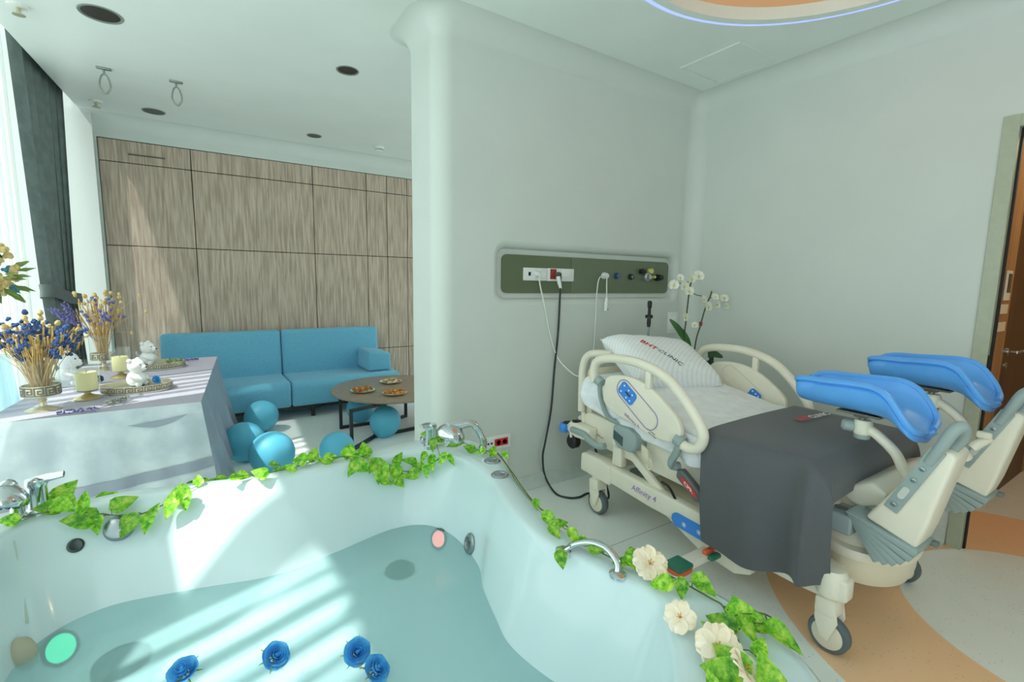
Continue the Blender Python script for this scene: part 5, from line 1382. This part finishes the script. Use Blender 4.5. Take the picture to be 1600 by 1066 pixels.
strap_leaf([b0, b0+V(-.1,.02,.10), b0+V(-.22,.03,.12)], .045, lf_m, orc)
stm = M('orchid_stem', (70,80,52), .6)
S1 = [b0, at(1070,530,y=OY), at(1072,500,y=OY), at(1077,455,y=OY), at(1080,440,y=OY)]
S2 = [b0, at(1087,535,y=OY), at(1094,510,y=OY), at(1101,485,y=OY), at(1110,462,y=OY), at(1112,455,y=OY)]
make('flower_stem', tube(catmull(S1,6), .0055, 7), stm, orc); make('flower_stem', tube(catmull(S2,6), .0055, 7), stm, orc)
br = [tube(catmull([at(1078,452,y=OY), at(1086,460,y=OY), at(1098,463,y=OY)],4), .003, 6), tube(catmull([at(1107,467,y=OY), at(1120,463,y=OY), at(1133,470,y=OY)],4), .003, 6), tube(catmull([at(1080,440,y=OY),at(1066,442,y=OY),at(1054,446,y=OY)],4), .003, 6)]
make('flower_branch', join(*br), stm, orc)
make('stem_clip', cbox(at(1095,506,y=OY-.006), (.02,.02,.035), .004), M('clip_red', (150,70,52), .5), orc)
pet = M('orchid_petal', (240,242,232), .5, rgb2=(226,232,214), nscale=30)
def petal_grid(w, l, cup=.15):
    def fn(u, v):
        a = (u-.5)*2; ww = w*math.sin(PI*min(1,.08+.9*v))**.7
        return V(a*ww, l*v, cup*l*(v*v)*.6+cup*w*a*a)
    return grid(fn, 4, 5)
def orchid_flower(c, d, s):
    f = make('flower', along(join(*[rot(petal_grid(.024*s, .040*s), 'Z', a) for a in (0, 2*PI/3, -2*PI/3)], *[rot(petal_grid(.034*s, .046*s), 'Z', a) for a in (PI/2, -PI/2)]), c, d), pet, orc, ang=80)
    make('lip', along(join(ball((0,-.004*s,.008*s), .009*s, 8), ball((0,-.014*s,.006*s), .006*s, 8)), c, d), M('orchid_throat', (206,200,120), .5), f)
for px, py, s in ((1052,445,1.0),(1068,447,1.05),(1080,436,.95),(1091,431,1.1),(1076,455,1.0),(1070,496,.95),(1062,434,.8),(1106,479,1.1),(1120,476,.95),(1131,466,.9),(1134,478,.85),(1099,468,.9),(1085,508,.7),(1117,464,.8)):
    c = at(px, py, y=OY-.015*rnd.random()-.004)
    d = V(rnd.uniform(-.6,.2), -1, rnd.uniform(-.15,.4)).normalized()
    orchid_flower(c, d, s*.92)
# ================================================================ IVY GARLANDS, BLOSSOMS AND FLOATING ROSES
leaf_m = bpy.data.materials.new('variegated_leaf'); leaf_m.use_nodes = True
def leaf_nodes(m):
    nt = m.node_tree; nt.nodes.clear(); L = nt.links.new
    out = nt.nodes.new('ShaderNodeOutputMaterial'); tc = nt.nodes.new('ShaderNodeTexCoord'); oi = nt.nodes.new('ShaderNodeObjectInfo')
    ad = nt.nodes.new('ShaderNodeVectorMath'); ad.operation = 'ADD'; L(tc.outputs['Object'], ad.inputs[0])
    rv = nt.nodes.new('ShaderNodeCombineXYZ'); L(oi.outputs['Random'], rv.inputs[2]); L(oi.outputs['Random'], rv.inputs[0])
    mu = nt.nodes.new('ShaderNodeVectorMath'); mu.operation = 'SCALE'; mu.inputs['Scale'].default_value = 7; L(rv.outputs[0], mu.inputs[0]); L(mu.outputs[0], ad.inputs[1])
    n = nt.nodes.new('ShaderNodeTexNoise'); n.inputs['Scale'].default_value = 3.2; n.inputs['Detail'].default_value = 5; n.inputs['Roughness'].default_value = .7; L(ad.outputs[0], n.inputs['Vector'])
    cr = nt.nodes.new('ShaderNodeValToRGB'); e = cr.color_ramp.elements
    e[0].position = .36; e[0].color = lin((64,146,30)); e[1].position = .66; e[1].color = lin((214,236,96))
    k = e.new(.5); k.color = lin((134,206,44))
    L(n.outputs['Fac'], cr.inputs['Fac'])
    hs = nt.nodes.new('ShaderNodeHueSaturation'); mr = nt.nodes.new('ShaderNodeMapRange'); mr.inputs['To Min'].default_value = .72; mr.inputs['To Max'].default_value = 1.12
    L(oi.outputs['Random'], mr.inputs['Value']); L(mr.outputs[0], hs.inputs['Value']); L(cr.outputs['Color'], hs.inputs['Color'])
    b = nt.nodes.new('ShaderNodeBsdfPrincipled'); b.inputs['Roughness'].default_value = .42; L(hs.outputs[0], b.inputs['Base Color'])
    tl = nt.nodes.new('ShaderNodeBsdfTranslucent'); L(hs.outputs[0], tl.inputs['Color'])
    mx = nt.nodes.new('ShaderNodeMixShader'); mx.inputs[0].default_value = .3; L(b.outputs[0], mx.inputs[1]); L(tl.outputs[0], mx.inputs[2]); L(mx.outputs[0], out.inputs['Surface'])
leaf_nodes(leaf_m)
vine_m = M('vine_stem', (92,112,58), .6)
def leaf_shape(w, fold, curl):
    """pointed heart leaf, base at the origin, tip along +y, unit length"""
    def fn(u, v):
        a = (u-.5)*2
        prof = (math.sin(PI*min(1,v**.62))**.9)*(1-.25*v)+.02*(1-v)
        base = -.10*(1-v)**3*abs(a)
        return V(a*w*prof, v+base, fold*abs(a)*prof*w-curl*v*v+.03*math.sin(9*v)*abs(a))
    return grid(fn, 4, 6)
LEAF = []
for k, (w, f, c) in enumerate(((.38,.45,.18), (.32,.30,.05), (.41,.25,.28), (.27,.8,.10))):
    me = bpy.data.meshes.new('ivy_leaf')
    g = leaf_shape(w, f, c)
    me.from_pydata(g[0], [], g[1]); 
    for p in me.polygons: p.use_smooth = True
    me.materials.append(leaf_m); LEAF.append(me)
def inside(p, ring):
    c = False; n = len(ring); j = n-1
    for i in range(n):
        a, b = ring[i], ring[j]
        if (a.y > p.y) != (b.y > p.y) and p.x < (b.x-a.x)*(p.y-a.y)/(b.y-a.y)+a.x: c = not c
        j = i
    return c
def on_tub(px, py, lift=.02):
    p = at(px, py, z=ZR+lift)
    if inside(p, R_in):
        return wall_pt(px, py, lift)[0]
    if inside(p, R_out): return p
    # above or beyond the rim: stand it over the nearest point of the rim
    best = min(R_out, key=lambda q: (q.x-p.x)**2+(q.y-p.y)**2)
    d = (at(px,py,z=0)-CAM).normalized()
    h = V(best.x-CAM.x, best.y-CAM.y, 0); t = h.length_squared/(d.x*h.x+d.y*h.y) if (d.x*h.x+d.y*h.y) > 1e-6 else 1
    q = CAM+d*t
    if q.z < ZR-.12: q = p
    return q
def px_scale(p): return (p-CAM).dot(_fw)/F_PX
def leaf(parent, px, py, size, ang, k=None, lift=.022):
    flat = at(px, py, z=ZR+lift)
    in_wall = inside(flat, R_in)
    if in_wall: p, wn_ = wall_pt(px, py, .05)
    else: p, wn_ = on_tub(px, py, lift), V(0,0,1)
    N = ((CAM-p).normalized()*(.6 if in_wall else .85)+wn_*(.5 if in_wall else .12)+V(rnd.uniform(-.28,.28), rnd.uniform(-.28,.28), .1+rnd.uniform(-.1,.1))).normalized()
    a = math.radians(ang)
    T = C_RT*math.cos(a)+C_DN*math.sin(a); T = (T-N*T.dot(N)).normalized(); S = T.cross(N)
    L_ = size*px_scale(p)*(1.25 if py < 830 else 1.08)
    if not in_wall:
        low = p.z-abs(T.z)*L_*.5-abs(S.z)*L_*.3
        if low < ZR+.006: p = p+(CAM-p).normalized()*((ZR+.006-low)/max(.2,(CAM-p).normalized().z))
    m = Matrix.Identity(4)
    o = p-T*L_*.5
    for i in range(3): m[i][0] = S[i]*L_; m[i][1] = T[i]*L_; m[i][2] = N[i]*L_; m[i][3] = o[i]-wpos(parent)[i]
    ob = bpy.data.objects.new('leaf', LEAF[rnd.randrange(4) if k is None else k]); col.objects.link(ob); ob.parent = parent
    ob.matrix_local = m
    return o
def garland(name_loc, label, path, leaves, rad=.0022, branches=()):
    t = thing('ivy_garland', name_loc, label, 'garland', 'artificial ivy garlands on the tub rim')
    P = [on_tub(x, y, .012) for x, y in path]
    st = catmull(P, 5)
    make('vine', tube(st, rad, 5), vine_m, t)
    for br in branches: make('vine', tube(catmull([on_tub(x, y, .014) for x, y in br], 5), rad*.9, 5), vine_m, t)
    bases = []
    for lf in leaves:
        px, py, sz, an = lf
        bases.append(leaf(t, px, py, sz, an))
    gs = []
    for b in bases:
        q = min(st, key=lambda s: (s-b).length_squared)
        if (q-b).length < .16: gs.append(tube([q, (q+b)/2+V(0,0,.006), b], rad*.6, 4))
    if gs: make('leaf_stalks', join(*gs), vine_m, t, kind='stuff')
    return t
L1 = [(104,764,30,-60),(131,783,28,-80),(155,786,28,150),(178,785,24,60),(198,790,28,-35),(123,818,38,170),(151,826,26,85),(204,826,30,110),(235,823,26,95),(248,801,18,-60),(270,800,26,100),(280,778,26,150),(292,788,28,80),(310,749,16,-90),(293,761,18,150),
 (75,793,30,170),(83,808,28,150),(100,790,26,20),(110,783,22,40),(90,778,24,-30),(12,813,22,175),
 (323,755,16,10),(338,754,18,-20),(351,750,18,20),(371,746,18,-15),(382,743,16,0),
 (405,739,20,190),(430,726,13,0),(451,731,18,185),(468,719,22,170),(490,709,20,-85),(460,742,16,0),(479,739,20,50),(441,741,22,10),(500,734,20,100),(505,720,18,200),(518,715,18,-10),(518,729,20,40),(531,723,16,0),
 (546,703,24,-75),(560,709,18,160),(570,701,22,-90),(584,711,20,-50),(548,722,18,170),(547,735,26,115),(563,733,22,30),(580,725,20,200),(587,741,28,95),(599,718,22,-85),(608,738,22,160),(598,746,20,70),(618,718,20,-50),(621,743,20,20),(620,755,18,45),(599,755,18,20),(634,723,20,185),(638,744,20,160),
 (576,733,18,120),(612,746,20,100),
 (677,696,18,90),(660,708,18,190),(662,719,16,110),(698,706,16,-70),(698,722,18,120),(717,724,16,60),(667,740,18,80),(679,728,22,85),(710,695,22,170),(685,677,16,-110),(683,687,16,180),(664,679,14,185),(643,742,16,150),(650,731,18,190),(690,699,14,140),(733,700,16,-150)]
garland((.2,2.1,.6), 'lime green ivy garland along the far rim of the tub', [(4,812),(45,806),(80,800),(118,802),(165,806),(215,806),(255,791),(300,771),(340,757),(400,743),(460,730),(500,718),(550,714),(590,722),(620,735),(655,736),(690,718),(722,712),(752,708)], L1)
L2 = [(750,706,14,150),(771,704,16,-60),(790,712,12,60),(838,789,14,80),(861,813,26,50),(868,830,24,60),(878,818,18,-20),(898,840,28,60),(874,860,28,130),(891,878,26,80),(933,860,24,15),(915,848,24,30),(968,879,26,185),(983,868,24,150),(989,882,24,60),
 (1032,912,34,170),(1065,920,28,90),(1102,916,40,55),(1125,972,44,215),(1117,987,46,215),(1165,958,46,20),(1150,941,22,-110),(1171,986,40,60),(1189,1010,32,-65),(1193,985,24,20),(1225,998,56,60),(1140,1030,56,230),(1124,1048,56,200),(1200,1052,56,250),(1112,1064,34,250),(1186,975,26,80)]
ga2 = garland((1.0,1.2,.6), 'lime green ivy garland along the bed side rim of the tub', [(752,706),(775,706),(798,735),(815,760),(832,782),(858,808),(885,822),(900,840),(935,862),(985,884),(1030,894),(1062,908),(1110,935),(1130,948),(1143,980),(1158,1015),(1164,1066)], L2, .0024,
  branches=[[(775,706),(792,728),(806,752),(828,780),(845,795),(865,806)], [(1130,948),(1165,955),(1195,960),(1215,972)], [(1195,960),(1200,975),(1199,988)], [(1143,980),(1150,985),(1160,980)], [(770,704),(784,716),(804,744)]])
# cream silk blossoms lying on the rim
silk = M('cream_silk', (244,234,214), .65, rgb2=(238,220,186), nscale=14, bump=.2, bscale=40)
silk_t = M('silk_throat', (206,150,70), .6)
def blossom(px, py, rpx, label, d=(0,-.3,1), n=5):
    p = at(px, py, z=ZR+.03)
    r = rpx*px_scale(p)
    t = thing('silk_blossom', (p.x,p.y,ZR), label, 'flower', 'cream silk blossoms on the tub rim')
    for k in range(n):
        def fn(u, v):
            a = (u-.5)*2; w = .62*math.sin(PI*min(1,.10+.72*v))**.8
            return V(a*w*r, r*(v*1.0), r*(.35*v-.30*v*v*v+.10*math.sin(7*a+k)*v*v+.12*a*a))
        make('petal', along(rot(grid(fn, 8, 6), 'Z', 2*PI*k/n+.3*rnd.random()), p, d), silk, t)
    gs = [along(tube([V(0,0,0), V(r*.10*math.cos(q),r*.10*math.sin(q),r*.22), V(r*.16*math.cos(q),r*.16*math.sin(q),r*.34)], [r*.03,r*.02,r*.035], 5), p, d) for q in (0,1.3,2.5,3.8,5.0)]
    make('stamens', join(*gs), silk_t, t, kind='stuff')
blossom(1015,882,27, 'cream silk blossom beside the chrome grab bar', (-.25,-.5,.8), 6)
blossom(1063,965,24, 'single small cream blossom lying on the bare rim', (-.5,-.2,.6), 4)
blossom(1122,1012,34, 'cream blossom with a brown throat among the ivy leaves', (-.4,-.4,.8), 5)
blossom(1164,1046,30, 'cream blossom at the bottom edge, half under the ivy leaves', (.3,-.5,.7), 5)
# blue roses floating
RS = [(287,1051,(-.2,-.3,1),'blue rose floating leftmost on the water'), (429,1027,(.3,-.6,.7),'blue rose floating alone in the middle of the water'), (557,1020,(.0,-.7,.7),'blue rose floating right of the middle, its stem to the back'), (586,1048,(.4,-.5,.8),'blue rose floating nearest the picture bottom on the right')]
for px, py, d, lb in RS:
    p = at(px, py, z=ZWAT+.016)
    rose(p, .034, d, rose_m, lb, 'blue roses floating in the tub')
